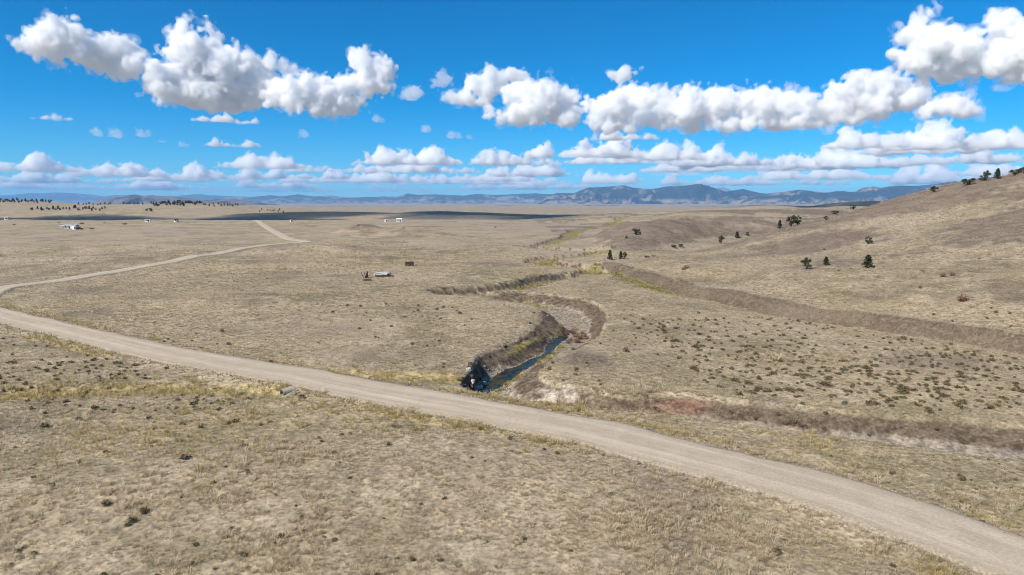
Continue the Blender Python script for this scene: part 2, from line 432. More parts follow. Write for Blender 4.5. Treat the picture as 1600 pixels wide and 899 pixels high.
# ------------------------------------------------------------------ the ground sheet
COL_F, COL_C = 0.13, 3.0
az = np.r_[np.arange(-180, -47, COL_C), np.arange(-46.5, 46.6, COL_F), np.arange(48, 180, COL_C)]
az = np.radians(az)
rows = [0.5, 3, 7, 12, 17, 22, 26, 30]
yv = 965.0
while yv > 344.0:
    rows.append(float(np.hypot(*ground(800, yv)))); yv -= 1.45 if yv > 420 else 0.9
while rows[-1] < 58000: rows.append(rows[-1] * 1.028)
rr = np.array(rows)
A, RR = np.meshgrid(az, rr, indexing='ij')
X, Y = RR * np.sin(A), RR * np.cos(A)
Z = height(X, Y)
NA, NR = X.shape
ii = np.arange(NA * NR).reshape(NA, NR)
a, b = ii, np.roll(ii, -1, axis=0)
Q = np.stack([a[:, :-1], b[:, :-1], b[:, 1:], a[:, 1:]], -1).reshape(-1, 4)[:, ::-1]
gm = np_mesh('ground', np.stack([X, Y, Z], -1).reshape(-1, 3), Q, smooth=True)
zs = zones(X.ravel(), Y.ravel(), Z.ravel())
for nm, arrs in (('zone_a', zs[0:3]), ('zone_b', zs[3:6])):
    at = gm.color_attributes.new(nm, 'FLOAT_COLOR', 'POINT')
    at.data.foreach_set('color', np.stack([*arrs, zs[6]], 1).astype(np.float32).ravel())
def ground_z(x, y):
    return float(height(np.array([float(x)]), np.array([float(y)]))[0])
def hit(px, py, zoff=0.0, far=900.0):
    """where the ray of a pixel first meets the built land"""
    dx, dy, dz = (float(v) for v in ray(px, py))
    t = np.geomspace(25, far, 2600)
    hz = height(dx * t, dy * t)
    below = (CAM_H + dz * t) < hz + zoff
    k = int(np.argmax(below)) if below.any() else len(t) - 1
    return float(dx * t[k]), float(dy * t[k]), float(hz[k])
# ------------------------------------------------------------------ materials
class NT:
    """short hand for building node trees"""
    def __init__(self, name):
        self.m = bpy.data.materials.new(name); self.m.use_nodes = True
        self.t = self.m.node_tree; self.t.nodes.clear()
        self.out = self.t.nodes.new('ShaderNodeOutputMaterial')
        self.b = self.t.nodes.new('ShaderNodeBsdfPrincipled')
        self.t.links.new(self.b.outputs[0], self.out.inputs['Surface'])
        self.b.inputs['Roughness'].default_value = 0.95
        self.b.inputs['Specular IOR Level'].default_value = 0.15
    def n(self, kind, **kw):
        x = self.t.nodes.new(kind)
        for k, v in kw.items(): setattr(x, k, v)
        return x
    def put(self, sock, v):
        if hasattr(v, 'is_output'): self.t.links.new(v, sock)
        elif isinstance(v, (tuple, list)) and sock.type == 'RGBA' and len(v) == 3: sock.default_value = (*v, 1)
        else: sock.default_value = v
    def pos(self):
        return self.n('ShaderNodeNewGeometry').outputs['Position']
    def noise(self, vec, wl, detail=4, rough=0.55, dist=0.0, stretch=None):
        if stretch:
            mp = self.n('ShaderNodeMapping'); self.put(mp.inputs['Vector'], vec); mp.inputs['Scale'].default_value = stretch; vec = mp.outputs[0]
        x = self.n('ShaderNodeTexNoise'); self.put(x.inputs['Vector'], vec)
        x.inputs['Scale'].default_value = 1.0 / wl; x.inputs['Detail'].default_value = detail; x.inputs['Roughness'].default_value = rough; x.inputs['Distortion'].default_value = dist
        return x.outputs['Fac']
    def ramp(self, f, a, b, lo=0.0, hi=1.0):
        x = self.n('ShaderNodeMapRange', interpolation_type='SMOOTHSTEP'); self.put(x.inputs['Value'], f)
        for k, v in zip(('From Min', 'From Max', 'To Min', 'To Max'), (a, b, lo, hi)): x.inputs[k].default_value = v
        return x.outputs[0]
    def mix(self, f, a, b, mode='MIX'):
        x = self.n('ShaderNodeMix', data_type='RGBA', blend_type=mode); self.put(x.inputs[0], f); self.put(x.inputs[6], a); self.put(x.inputs[7], b)
        return x.outputs[2]
    def math(self, op, a, b=0.0, clamp=False):
        x = self.n('ShaderNodeMath', operation=op, use_clamp=clamp); self.put(x.inputs[0], a); self.put(x.inputs[1], b)
        return x.outputs[0]
    def attr(self, name, kind='GEOMETRY'):
        return self.n('ShaderNodeAttribute', attribute_name=name, attribute_type=kind)
    def bump(self, h, strength=0.6, dist=0.1):
        x = self.n('ShaderNodeBump'); self.put(x.inputs['Height'], h); x.inputs['Strength'].default_value = strength; x.inputs['Distance'].default_value = dist
        self.t.links.new(x.outputs[0], self.b.inputs['Normal'])
    def color(self, c): self.put(self.b.inputs['Base Color'], c)

def simple(name, col, var=0.25, wl=0.4, rough=0.9, metal=0.0, bump=0.0, emit=None):
    t = NT(name); p = t.n('ShaderNodeTexCoord').outputs['Object']
    f = t.noise(p, wl, 5)
    dk = tuple(c * (1 - var) for c in col); lt = tuple(min(c * (1 + var), 1) for c in col)
    t.color(t.mix(t.ramp(f, .3, .7), dk, lt))
    t.b.inputs['Roughness'].default_value = rough; t.b.inputs['Metallic'].default_value = metal
    if bump: t.bump(f, bump, wl * .3)
    return t.m

def ground_mat():
    t = NT('dry_grassland'); p = t.pos()
    fine = t.noise(p, 0.35, 3, .6); small = t.noise(p, 1.1, 4, .6); mid = t.noise(p, 6.0, 5, .6, .4); large = t.noise(p, 38.0, 5, .58, .6); vast = t.noise(p, 420.0, 5, .6)
    tan, straw, olive, grey = (.350, .276, .184), (.428, .348, .236), (.232, .190, .112), (.325, .265, .210)
    c = t.mix(t.ramp(large, .38, .58), olive, tan)
    c = t.mix(t.math('MULTIPLY', t.ramp(mid, .42, .66), .8), c, straw)
    c = t.mix(t.math('MULTIPLY', t.ramp(vast, .44, .60), .65), c, grey)
    A, B = t.attr('zone_a'), t.attr('zone_b')
    sa = t.n('ShaderNodeSeparateColor'); t.put(sa.inputs[0], A.outputs['Color'])
    sb = t.n('ShaderNodeSeparateColor'); t.put(sb.inputs[0], B.outputs['Color'])
    brk = t.ramp(small, .36, .6)
    def lay(c, f, col, k=1.0, soft=0.35):
        g = t.math('MULTIPLY', t.ramp(t.math('ADD', f, t.math('MULTIPLY', t.math('SUBTRACT', small, .5), soft * 2)), .12, .75), k)
        return t.mix(g, c, col)
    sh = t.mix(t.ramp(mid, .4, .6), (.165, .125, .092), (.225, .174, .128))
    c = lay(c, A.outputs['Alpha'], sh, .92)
    c = lay(c, sa.outputs[2], t.mix(brk, (.315, .240, .110), (.42, .335, .17)), .85)
    c = lay(c, sa.outputs[0], t.mix(brk, (.088, .063, .042), (.150, .112, .078)), .95)
    c = lay(c, sb.outputs[2], t.mix(brk, (.215, .178, .138), (.33, .285, .225)), .9)
    c = lay(c, sa.outputs[1], t.mix(brk, (.150, .130, .040), (.28, .235, .075)), .85)
    c = lay(c, sb.outputs[0], t.mix(brk, (.165, .085, .055), (.25, .145, .095)), .8)
    c = lay(c, sb.outputs[1], t.mix(brk, (.40, .335, .255), (.52, .45, .36)), .9)
    # grain of single tufts and pebbles
    g = t.math('MULTIPLY', t.ramp(fine, .30, .70, .68, 1.25), t.ramp(small, .30, .72, .78, 1.18))
    c = t.mix(1.0, c, t.n('ShaderNodeCombineColor').outputs[0], 'MULTIPLY') if False else c
    cc = t.n('ShaderNodeVectorMath', operation='SCALE'); t.put(cc.inputs[0], c); t.put(cc.inputs['Scale'], g)
    t.color(cc.outputs[0])
    t.bump(t.math('ADD', t.math('MULTIPLY', fine, .35), small), .55, .35)
    return t.m
def road_mat():
    t = NT('road_gravel'); p = t.pos()
    u = t.attr('across').outputs['Fac']
    fine = t.noise(p, 0.18, 4, .65); mid = t.noise(p, 2.2, 5, .6); big = t.noise(p, 14, 4)
    c = t.mix(t.ramp(mid, .35, .65), (.405, .332, .245), (.47, .392, .295))
    c = t.mix(t.math('MULTIPLY', t.ramp(big, .4, .65), .5), c, (.41, .335, .24))
    w = t.math('ADD', u, t.math('MULTIPLY', t.math('SUBTRACT', big, .5), .5))
    tr = t.math('ABSOLUTE', t.math('SUBTRACT', t.math('ABSOLUTE', w), .42))
    c = t.mix(t.math('MULTIPLY', t.ramp(tr, .05, .2, 1, 0), .45), c, (.53, .445, .34))
    cv = t.n('ShaderNodeCombineXYZ'); t.put(cv.inputs[0], t.math('MULTIPLY', u, 7.0)); t.put(cv.inputs[1], t.math('MULTIPLY', t.attr('along').outputs['Fac'], .05))
    st = t.noise(cv.outputs[0], 1.0, 4, .6)
    c = t.mix(t.math('MULTIPLY', t.ramp(st, .50, .68), .55), c, (.36, .29, .205))
    c = t.mix(t.math('MULTIPLY', t.ramp(st, .48, .34), .45), c, (.55, .465, .355))
    ed = t.ramp(t.math('ADD', t.math('ABSOLUTE', u), t.math('MULTIPLY', t.math('SUBTRACT', mid, .5), .5)), .72, .98)
    c = t.mix(t.math('MULTIPLY', ed, .75), c, t.mix(t.ramp(fine, .4, .6), (.20, .165, .12), (.33, .28, .20)))
    cc = t.n('ShaderNodeVectorMath', operation='SCALE'); t.put(cc.inputs[0], c); t.put(cc.inputs['Scale'], t.ramp(fine, .3, .7, .86, 1.12))
    t.color(cc.outputs[0])
    t.bump(t.math('ADD', fine, t.math('MULTIPLY', mid, 1.2)), .35, .12)
    return t.m
def water_mat():
    t = NT('stream_water'); p = t.pos()
    weed = t.ramp(t.noise(p, 1.7, 5, .6, .6), .46, .58)
    t.color(t.mix(weed, (.010, .016, .015), (.060, .055, .022)))
    t.put(t.b.inputs['Roughness'], t.math('ADD', t.math('MULTIPLY', weed, .5), .07)); t.put(t.b.inputs['Specular IOR Level'], t.math('SUBTRACT', .27, t.math('MULTIPLY', weed, .2)))
    t.b.inputs['IOR'].default_value = 1.33
    t.bump(t.noise(p, .5, 3, .5), .12, .05)
    return t.m
def mountain_mat(name, forest, grass, rock, cover):
    t = NT(name); p = t.pos()
    n1, n2, n3 = t.noise(p, 2600, 6, .62, .5), t.noise(p, 520, 5, .65), t.noise(p, 4200, 3)
    z = t.n('ShaderNodeSeparateXYZ'); t.put(z.inputs[0], p)
    c = t.mix(t.ramp(t.math('ADD', n1, t.math('MULTIPLY', t.math('SUBTRACT', n2, .5), .5)), cover - .05, cover + .06), forest, grass)
    c = t.mix(t.math('MULTIPLY', t.ramp(n2, .60, .72), .7), c, rock)
    low = t.ramp(t.math('ADD', z.outputs[2], t.math('MULTIPLY', t.math('SUBTRACT', n1, .5), 700)), 20, 190, 1, 0)
    c = t.mix(t.math('MULTIPLY', low, t.ramp(n2, .42, .55)), c, grass)
    t.color(c)
    return t.m
M_GROUND, M_ROAD, M_WATER = ground_mat(), road_mat(), water_mat()

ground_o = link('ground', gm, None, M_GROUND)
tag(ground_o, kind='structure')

def road_mesh(name, P, PZ, hw, nu, edge_seed):
    d = np.gradient(P, axis=0); L = np.hypot(d[:, 0], d[:, 1]); nrm = np.stack([-d[:, 1] / L, d[:, 0] / L], 1)
    U = np.linspace(-1, 1, nu)
    V, S = [], []
    s = np.r_[0, np.cumsum(np.hypot(*np.diff(P, axis=0).T))]
    for k, u in enumerate(U):
        w = hw + 0.55 * np.sign(u) * 0 + 0.75 * fbm(s, np.full_like(s, 40.0 * np.sign(u)), 6.0, 4, edge_seed) * (abs(u) > .5)
        q = P + nrm * (u * w)[:, None]
        crown = 0.10 * (1 - u * u) - 0.05 * np.exp(-((abs(u) - .42) / .12) ** 2) - (0.30 if abs(u) > .999 else 0.0)
        V.append(np.c_[q, PZ + crown - .02]); S.append(np.full(len(P), u))
    V = np.stack(V, 1); n0 = len(P)
    i = np.arange(n0 * nu).reshape(n0, nu)
    Q = np.stack([i[:-1, :-1], i[1:, :-1], i[1:, 1:], i[:-1, 1:]], -1).reshape(-1, 4)[:, ::-1]
    me = np_mesh(name, V.reshape(-1, 3), Q, True)
    me.attributes.new('across', 'FLOAT', 'POINT').data.foreach_set('value', np.tile(U, n0).astype(np.float32))
    me.attributes.new('along', 'FLOAT', 'POINT').data.foreach_set('value', np.repeat(s, nu).astype(np.float32))
    return me
def densify_road(P, Z, step):
    d = np.r_[0, np.cumsum(np.hypot(*np.diff(P, axis=0).T))]
    t = np.arange(0, d[-1], step)
    return np.stack([np.interp(t, d, P[:, 0]), np.interp(t, d, P[:, 1])], 1), np.interp(t, d, Z)
p_, z_ = densify_road(ROAD, ROAD_Z, 0.5)
tag(link('gravel_road', road_mesh('gravel_road', p_, z_, ROAD_HW + .35, 25, 71), None, M_ROAD), kind='structure')
p_, z_ = densify_road(ROAD2, ROAD2_Z, 2.0)
tag(link('gravel_road', road_mesh('gravel_road', p_, z_ + .1, ROAD2_HW + .3, 13, 72), None, M_ROAD), kind='structure')

# the stream lies in its bed, the banks rise through it
d_ = np.gradient(STREAM, axis=0); L_ = np.hypot(d_[:, 0], d_[:, 1]); n_ = np.stack([-d_[:, 1] / L_, d_[:, 0] / L_], 1)
zc_ = height(STREAM[:, 0], STREAM[:, 1])
zw_ = np.minimum.accumulate(np.convolve(np.r_[np.full(5, zc_[0]), zc_, np.full(5, zc_[-1])], np.ones(11) / 11, 'same')[5:-5][::-1])[::-1] + .34
V_ = np.stack([np.c_[STREAM + n_ * (u * (STREAM_W + .8))[:, None], zw_] for u in np.linspace(-1, 1, 5)], 1)
i_ = np.arange(V_.shape[0] * 5).reshape(-1, 5)
Q_ = np.stack([i_[:-1, :-1], i_[1:, :-1], i_[1:, 1:], i_[:-1, 1:]], -1).reshape(-1, 4)[:, ::-1]
tag(link('stream_water', np_mesh('stream_water', V_.reshape(-1, 3), Q_, True), None, M_WATER), kind='structure')

# ------------------------------------------------------------------ mountains round the basin
def mountain(pts, Yd, half, mat, seed, base=-75.0, step=1.3, spur=.9):
    Yd, half = Yd * 1.42, half * 1.3
    P = np.array(pts, float)
    px = np.arange(P[0, 0], P[-1, 0], step)
    py = np.interp(px, P[:, 0], P[:, 1])
    py = py + 0.5 * fbm(px, px * 0 + seed, 9.0, 4, seed)
    ends = sstep(0, 10, px - px[0]) * sstep(0, 10, px[-1] - px)
    zc = CAM_H + (HORIZON - py) / FPX * Yd
    x = (px - 800) / FPX * Yd
    t = np.linspace(-1, 1, 45)
    XX, TT = np.meshgrid(x, t, indexing='ij')
    warp = 0.25 * fbm(XX, TT * half, half * .8, 3, seed + 3)
    rid = 1 - np.abs(fbm(XX, TT * half * .5, half * .34, 5, seed + 1, .6)) * 2.6
    f = np.clip(1 - np.abs(TT), 0, 1)
    shp = f ** 1.15 + spur * f * (1 - f) * 2 * (rid - .45) + .10 * f * (1 - f) * warp
    H = base + (zc * ends + base * (1 - ends) - base)[:, None] * np.clip(shp, 0, 1.0)
    YY = Yd + TT * half + 0.10 * half * fbm(XX, XX * 0, half, 3, seed + 2)
    n0, n1 = XX.shape
    i = np.arange(n0 * n1).reshape(n0, n1)
    Q = np.stack([i[:-1, :-1], i[1:, :-1], i[1:, 1:], i[:-1, 1:]], -1).reshape(-1, 4)
    o = link('mountains', np_mesh('mountains', np.stack([XX, YY, H], -1).reshape(-1, 3), Q, True), None, mat)
    return tag(o, kind='structure')
M_FOREST = mountain_mat('forested_mountain', (.011, .018, .019), (.27, .21, .16), (.12, .10, .09), .58)
M_BARE = mountain_mat('dry_mountain', (.07, .062, .055), (.20, .155, .125), (.16, .13, .11), .48)
mountain([(-260, 306), (-140, 303), (-60, 307), (0, 306), (25, 305), (50, 302.5), (75, 302.5), (98, 301), (120, 302.5), (150, 304.5), (165, 307.5), (188, 305), (225, 306), (280, 306.5), (313, 303.5), (340, 306), (400, 308), (470, 306), (520, 309), (600, 311)], 40000, 3500, M_FOREST, 1)
mountain([(150, 319), (165, 316), (180, 314), (200, 309), (219, 304.3), (230, 307.5), (243, 305), (258, 307.5), (280, 307.5), (300, 310.5), (325, 314), (350, 311), (370, 311), (400, 316), (425, 319)], 13000, 1500, M_BARE, 2)
mountain([(380, 316), (400, 308.5), (425, 305), (445, 307.5), (468, 304.3), (495, 307.5), (518, 306), (550, 309), (600, 307.5), (625, 307.5), (640, 302.5), (653, 305), (675, 304), (700, 305), (725, 306), (745, 303), (770, 305), (800, 304), (838, 302.5), (858, 304), (900, 306), (940, 316)], 30000, 3600, M_FOREST, 3)
mountain([(1085, 312), (1105, 299), (1118, 295), (1126, 293), (1134, 296), (1150, 303), (1175, 314)], 40000, 3000, M_BARE, 4)
mountain([(830, 321), (838, 316), (850, 307.5), (870, 302), (895, 302.5), (918, 294), (950, 292), (973, 290), (988, 294), (1013, 296), (1025, 295), (1038, 292), (1070, 290.5), (1088, 288), (1105, 294), (1123, 301), (1138, 299), (1155, 296), (1175, 301), (1200, 305), (1240, 312), (1260, 320)], 22000, 2800, M_FOREST, 5, spur=1.15)
mountain([(1150, 316), (1170, 309), (1200, 302.5), (1225, 300), (1248, 297), (1270, 300), (1285, 302.5), (1305, 299), (1335, 301), (1360, 292), (1375, 294), (1395, 291), (1425, 291), (1450, 289), (1483, 284), (1500, 287.5), (1550, 287), (1620, 282), (1720, 286), (1820, 300)], 19000, 2600, M_FOREST, 6, spur=1.15)

# ------------------------------------------------------------------ haze
def haze_box():
    me = bpy.data.meshes.new('haze')
    bm = bmesh.new(); bmesh.ops.create_cube(bm, size=1.0)
    zmin, zmax, w = float(min(Z.min(), -90)) - 60.0, 1150.0, 124000.0
    for v in bm.verts: v.co = Vector((v.co.x * w, v.co.y * w, zmin if v.co.z < 0 else zmax))
    bm.to_mesh(me); bm.free()
    m = bpy.data.materials.new('haze'); m.use_nodes = True; t = m.node_tree; t.nodes.clear()
    o = t.nodes.new('ShaderNodeOutputMaterial'); v = t.nodes.new('ShaderNodeVolumePrincipled')
    v.inputs['Color'].default_value = (.30, .60, 1.0, 1); v.inputs['Density'].default_value = 2.1e-5; v.inputs['Anisotropy'].default_value = 0.0
    t.links.new(v.outputs[0], o.inputs['Volume'])
    m.cycles.homogeneous_volume = True
    return tag(link('haze', me, None, m), kind='stuff')
haze_box()
# ------------------------------------------------------------------ clouds: real volumes high above the haze
def band_noise(n, wl, rng):
    """tileable gaussian noise of n^3 cells around one wavelength, unit deviation"""
    a = rng.standard_normal((n, n, n)).astype(np.float32)
    f = np.fft.rfftn(a)
    k = np.fft.fftfreq(n)[:, None, None] ** 2 + np.fft.fftfreq(n)[None, :, None] ** 2 + np.fft.rfftfreq(n)[None, None, :] ** 2
    k = np.sqrt(k) * wl
    f *= np.exp(-((k - 1.0) / 0.35) ** 2)
    a = np.fft.irfftn(f, s=(n, n, n)).astype(np.float32)
    return a / a.std()
_rng = np.random.default_rng(11)
NTILE = 128
BANDS = [(wl, np.abs(band_noise(NTILE, wl, _rng)) - 0.8) for wl in (40.0, 19.0, 9.0, 4.5)]

def surface_nets(F):
    """closed quad surface of F = 0 (F > 0 inside); F's border must be negative"""
    nx, ny, nz = F.shape
    S = F > 0
    cs = np.zeros((nx - 1, ny - 1, nz - 1), np.uint8)
    for i in (0, 1):
        for j in (0, 1):
            for k in (0, 1):
                cs += S[i:nx - 1 + i, j:ny - 1 + j, k:nz - 1 + k]
    act = (cs > 0) & (cs < 8)
    idx = np.full(act.shape, -1, np.int32)
    ci = np.argwhere(act)
    idx[act] = np.arange(len(ci))
    P = np.zeros((len(ci), 3), np.float32); W = np.zeros(len(ci), np.float32)
    corners = [(i, j, k) for i in (0, 1) for j in (0, 1) for k in (0, 1)]
    val = {c: F[ci[:, 0] + c[0], ci[:, 1] + c[1], ci[:, 2] + c[2]] for c in corners}
    for a in corners:
        for ax in range(3):
            if a[ax]: continue
            b = list(a); b[ax] = 1; b = tuple(b)
            fa, fb = val[a], val[b]
            m = (fa > 0) != (fb > 0)
            t = np.where(m, fa / np.where(m, fa - fb, 1), 0)
            p = np.tile(np.array(a, np.float32), (len(ci), 1)); p[:, ax] = t
            P[m] += p[m]; W[m] += 1
    P = P / W[:, None] + ci
    Q = []
    for ax in range(3):
        sl0 = [slice(1, -1)] * 3; sl1 = [slice(1, -1)] * 3
        sl0[ax] = slice(0, -1); sl1[ax] = slice(1, None)
        A, B = S[tuple(sl0)], S[tuple(sl1)]
        e = np.argwhere(A != B)
        flip = A[A != B]
        e = e + 1; e[:, ax] -= 1
        o = [x for x in range(3) if x != ax]
        def cell(d0, d1):
            c = e.copy(); c[:, o[0]] -= d0; c[:, o[1]] -= d1
            return idx[c[:, 0], c[:, 1], c[:, 2]]
        q = np.stack([cell(1, 1), cell(0, 1), cell(0, 0), cell(1, 0)], 1)
        if ax == 1: flip = ~flip
        q[~flip] = q[~flip][:, ::-1]
        Q.append(q)
    return P, np.concatenate(Q)

def cloud_mat(name, dens, aniso=0.0):
    m = bpy.data.materials.new(name)
    m.use_nodes = True
    t = m.node_tree; t.nodes.clear()
    o = t.nodes.new('ShaderNodeOutputMaterial')
    v = t.nodes.new('ShaderNodeVolumeScatter')
    v.inputs['Color'].default_value = (1, 1, 1, 1)
    v.inputs['Density'].default_value = dens
    v.inputs['Anisotropy'].default_value = aniso
    t.links.new(v.outputs[0], o.inputs['Volume'])
    m.cycles.homogeneous_volume = True
    return m
_cm = {}
CLOUD_Z = 1500.0
def build_cloud(p, rm, zb, s, vox, rough, thin, core, rng, loc, rz, label, group):
    """p: balls (x, y, z, r) in local units of s metres; zb: level of the flat underside"""
    lo = (p[:, :3] - p[:, 3:4] * 1.35).min(0) - 3 * vox; hi = (p[:, :3] + p[:, 3:4] * 1.35).max(0) + 3 * vox
    lo[2] = max(lo[2], zb - 6 * vox)
    n = np.ceil((hi - lo) / vox).astype(int) + 1
    F = np.full(n, -1e3, np.float32)
    ax = [(lo[k] + vox * np.arange(n[k])).astype(np.float32) for k in range(3)]
    for q in p:
        i0 = np.maximum(((q[:3] - 1.6 * q[3] - lo) / vox).astype(int), 0); i1 = np.minimum(((q[:3] + 1.6 * q[3] - lo) / vox).astype(int) + 2, n)
        sl = tuple(slice(a, b) for a, b in zip(i0, i1))
        X, Y, Z = ax[0][sl[0]] - q[0], ax[1][sl[1]] - q[1], ax[2][sl[2]] - q[2]
        d = np.sqrt(X[:, None, None] ** 2 + Y[None, :, None] ** 2 + Z[None, None, :] ** 2)
        np.maximum(F[sl], q[3] - d, out=F[sl])
    off = rng.integers(0, NTILE, 3)
    ii = [(np.arange(n[k]) + off[k]) % NTILE for k in range(3)]
    for wl, N in BANDS:
        a = min((0.17 if wl > 30 else 0.22 if wl > 15 else 0.27) * wl * vox, (0.2 if wl > 15 else .26) * rm) * rough
        F += a * N[np.ix_(*ii)]
    N = BANDS[1][1][np.ix_(*ii)]
    np.minimum(F, (ax[2] - zb)[None, None, :] + 3.0 * N * min(1, rm / 30) * vox, out=F)
    F[0] = F[-1] = -1; F[:, 0] = F[:, -1] = -1; F[:, :, 0] = F[:, :, -1] = -1
    ob = None
    d0 = 1.0 / (s * 5.4) * thin
    specs = [(-0.02 * rm, d0 * 0.30, 1)] + ([(0.12 * rm, d0 * 0.9, 2), (-0.06 * rm, d0 * 0.12, 2)] if core else [])
    for k, (iso, dens, st) in enumerate(specs):
        if not (F - iso > 0).any(): continue
        G = F - iso
        if k == 2: G = G + 0.26 * rm * BANDS[1][1][np.ix_((ii[0] + 37) % NTILE, (ii[1] + 11) % NTILE, (ii[2] + 53) % NTILE)] + 0.16 * rm * BANDS[2][1][np.ix_((ii[0] + 61) % NTILE, ii[1], ii[2])]
        G[0] = G[-1] = -1; G[:, 0] = G[:, -1] = -1; G[:, :, 0] = G[:, :, -1] = -1
        if st == 2:
            G = np.pad(G[::2, ::2, ::2], 1, constant_values=-1.0)
        P, Q = surface_nets(G)
        if len(Q) < 4: continue
        if st == 2: P = (P - 1) * 2
        me = np_mesh('cloud', (P * vox + lo) * s, Q)
        key = round(math.log(dens) * 6)
        if key not in _cm: _cm[key] = cloud_mat('cloud_vapour', math.exp(key / 6))
        if ob is None:
            ob = link('cloud', me, None, _cm[key])
            ob.rotation_euler = (0, 0, rz); ob.location = loc
            tag(ob, label, 'cloud', group)
        else:
            link('dense_core' if k == 1 else 'thin_fringe', me, ob, _cm[key])
    return ob
def bulge(p, rng, sub):
    """smaller heads bulging out of the big ones"""
    out = [p]
    for q in p:
        th = rng.uniform(0, 2 * math.pi, sub); up = rng.uniform(-0.25, 1.0, sub)
        h = np.sqrt(1 - up ** 2) * q[3] * 0.85
        out.append(np.stack([q[0] + h * np.cos(th), q[1] + h * np.sin(th), q[2] + up * q[3] * 0.85, q[3] * rng.uniform(0.28, 0.5, sub)], 1))
    return np.concatenate(out)
def cloud(blobs, label, group=None, vox=1.9, rough=1.0, base=None, D=None, thin=1.0, seed=0, sub=5, core=True):
    """blobs: (x, y, r) circles in photo pixels; base: pixel row of the flat underside, whose height gives the distance"""
    rng = np.random.default_rng(seed + 100)
    B = np.array([b[:3] for b in blobs], float)
    if base is None: base = (B[:, 1] + B[:, 2]).max() - 0.25 * np.median(B[:, 2])
    dx, dy, dz = ray(0.5 * (B[:, 0].min() + B[:, 0].max()), base)
    hz = math.hypot(dx, dy)
    if D is None: D = min((CLOUD_Z - CAM_H) / (dz / hz), 70000.0)
    az0 = math.atan2(dx, dy)
    s = D / FPX
    bx, by, bz = ray(B[:, 0], B[:, 1])
    lx = FPX * (np.arctan2(bx, by) - az0); lz = FPX * (bz / np.hypot(bx, by))
    r = B[:, 2]
    p = np.stack([lx, rng.uniform(-0.45, 0.45, len(B)) * r, lz, r], 1)
    if sub: p = bulge(p, rng, sub)
    return build_cloud(p, float(np.median(r)), FPX * dz / hz, s, vox, rough, thin, core, rng, (D * math.sin(az0), D * math.cos(az0), CAM_H), -az0, label, group)
def cloud_over(gx, gy, rx, ry, seed, label):
    """a cloud high above and sunward of a shaded stretch of ground (centre, half sizes)"""
    rng = np.random.default_rng(seed)
    k = (CLOUD_Z + 120) / math.tan(SUN_EL)
    cx, cy_ = gx + k * math.sin(SUN_AZ), gy + k * math.cos(SUN_AZ)
    n = int(14 + rx * ry / 30000)
    th, q = rng.uniform(0, 2 * math.pi, n), np.sqrt(rng.uniform(0, .8, n))
    r = rng.uniform(.26, .40, n) * min(rx, ry)
    p = np.stack([q * np.cos(th) * rx, q * np.sin(th) * ry, r * .4, r], 1) / 10.0
    p = bulge(p, rng, 4)
    return build_cloud(p, float(np.median(r)) / 10, 0.0, 10.0, 3.6, 1.0, 1.7, False, rng, (cx, cy_, CLOUD_Z), 0.0, label, 'clouds overhead that shade the basin')

def scaled(lst, ox, oy, k):
    return [(ox + x / k, oy + y / k, r / k) for x, y, r in lst]
def bank(x0, x1, yt, yb, seed, n=None):
    """balls for a long flat-based cloud of uneven heaps"""
    rng = np.random.default_rng(seed)
    h = yb - yt; w = x1 - x0
    n = n or max(4, int(w / h * 3.0))
    ph = rng.uniform(0, 6.28, 3)
    out = []
    for i in range(n):
        t = (i + rng.uniform(.1, .9)) / n
        wave = .55 + .25 * math.sin(t * 9 + ph[0]) + .2 * math.sin(t * 23 + ph[1])
        env = min(1, 4 * t + 0.2, 4 * (1 - t) + 0.2) * max(.25, wave)
        top = h * env
        x = x0 + t * w
        out.append((x, yb - .15 * top, .42 * top + .10 * h))
        if top > .35 * h: out.append((x + rng.uniform(-.2, .2) * h, yb - top * .62, top * rng.uniform(.24, .36)))
        if top > .6 * h: out.append((x + rng.uniform(-.3, .3) * h, yb - top * .82, top * rng.uniform(.14, .22)))
    return out
kA, kB, kC = (0, 0, 2.5), (560, 80, 2.963), (1060, 0, 2.724)
cloud(scaled([(65,170,14),(90,190,24),(160,165,52),(225,150,62),(300,190,55),(220,215,35),(380,210,55),(410,190,48),(470,230,55),(500,262,42),(430,272,32),(530,288,18)], *kA),
      'long white cumulus tapering to a ragged point, drooping at its other end', seed=1, base=121, D=12500)
cloud(scaled([(750,75,16),(720,110,28),(700,160,40),(805,115,24),(845,150,20),(740,200,66),(680,210,42),(830,190,36),(800,260,68),(880,270,72),(960,270,56),(610,290,42),(690,285,52),(640,350,48),(740,340,76),(850,350,84),(950,350,80),(1000,320,56),(800,400,40),(900,395,40),(980,400,35)], *kA),
      'tall heaped cumulus with a thin wispy turret on top', seed=2, base=171)
cloud(scaled([(1060,240,26),(1100,258,28),(1150,278,22),(1190,285,15)], *kA), 'small slanting cloud scrap beside the tall heaped cumulus', seed=3, D=12000, thin=.6)
cloud(scaled([(1395,240,30),(1440,250,42),(1490,300,42),(1500,335,32),(1430,330,52),(1350,340,46),(1270,360,52),(1200,360,56),(1110,350,50),(1070,380,32),(1150,390,46),(1250,400,52),(1330,405,52),(1380,400,40),(1300,435,25)], *kA),
      'white cumulus whose end curls up into a hook', seed=4, base=184, D=11800)
cloud(scaled([(700,110,34),(760,125,38),(600,110,38),(645,132,44),(540,150,44),(600,190,48),(500,220,44),(410,203,28),(450,225,26),(580,240,34)], *kB), 'loose grey-white cloud scraps joined to a bigger cumulus', seed=5, thin=.7, base=166, D=14500)
cloud(scaled([(720,200,58),(780,200,54),(860,220,74),(960,220,60),(920,270,70),(820,290,66),(740,300,56),(660,315,38),(612,292,32),(980,300,50)], *kB), 'bulky white cumulus with a curled rim and blue-grey base', seed=6, base=197, D=13200)
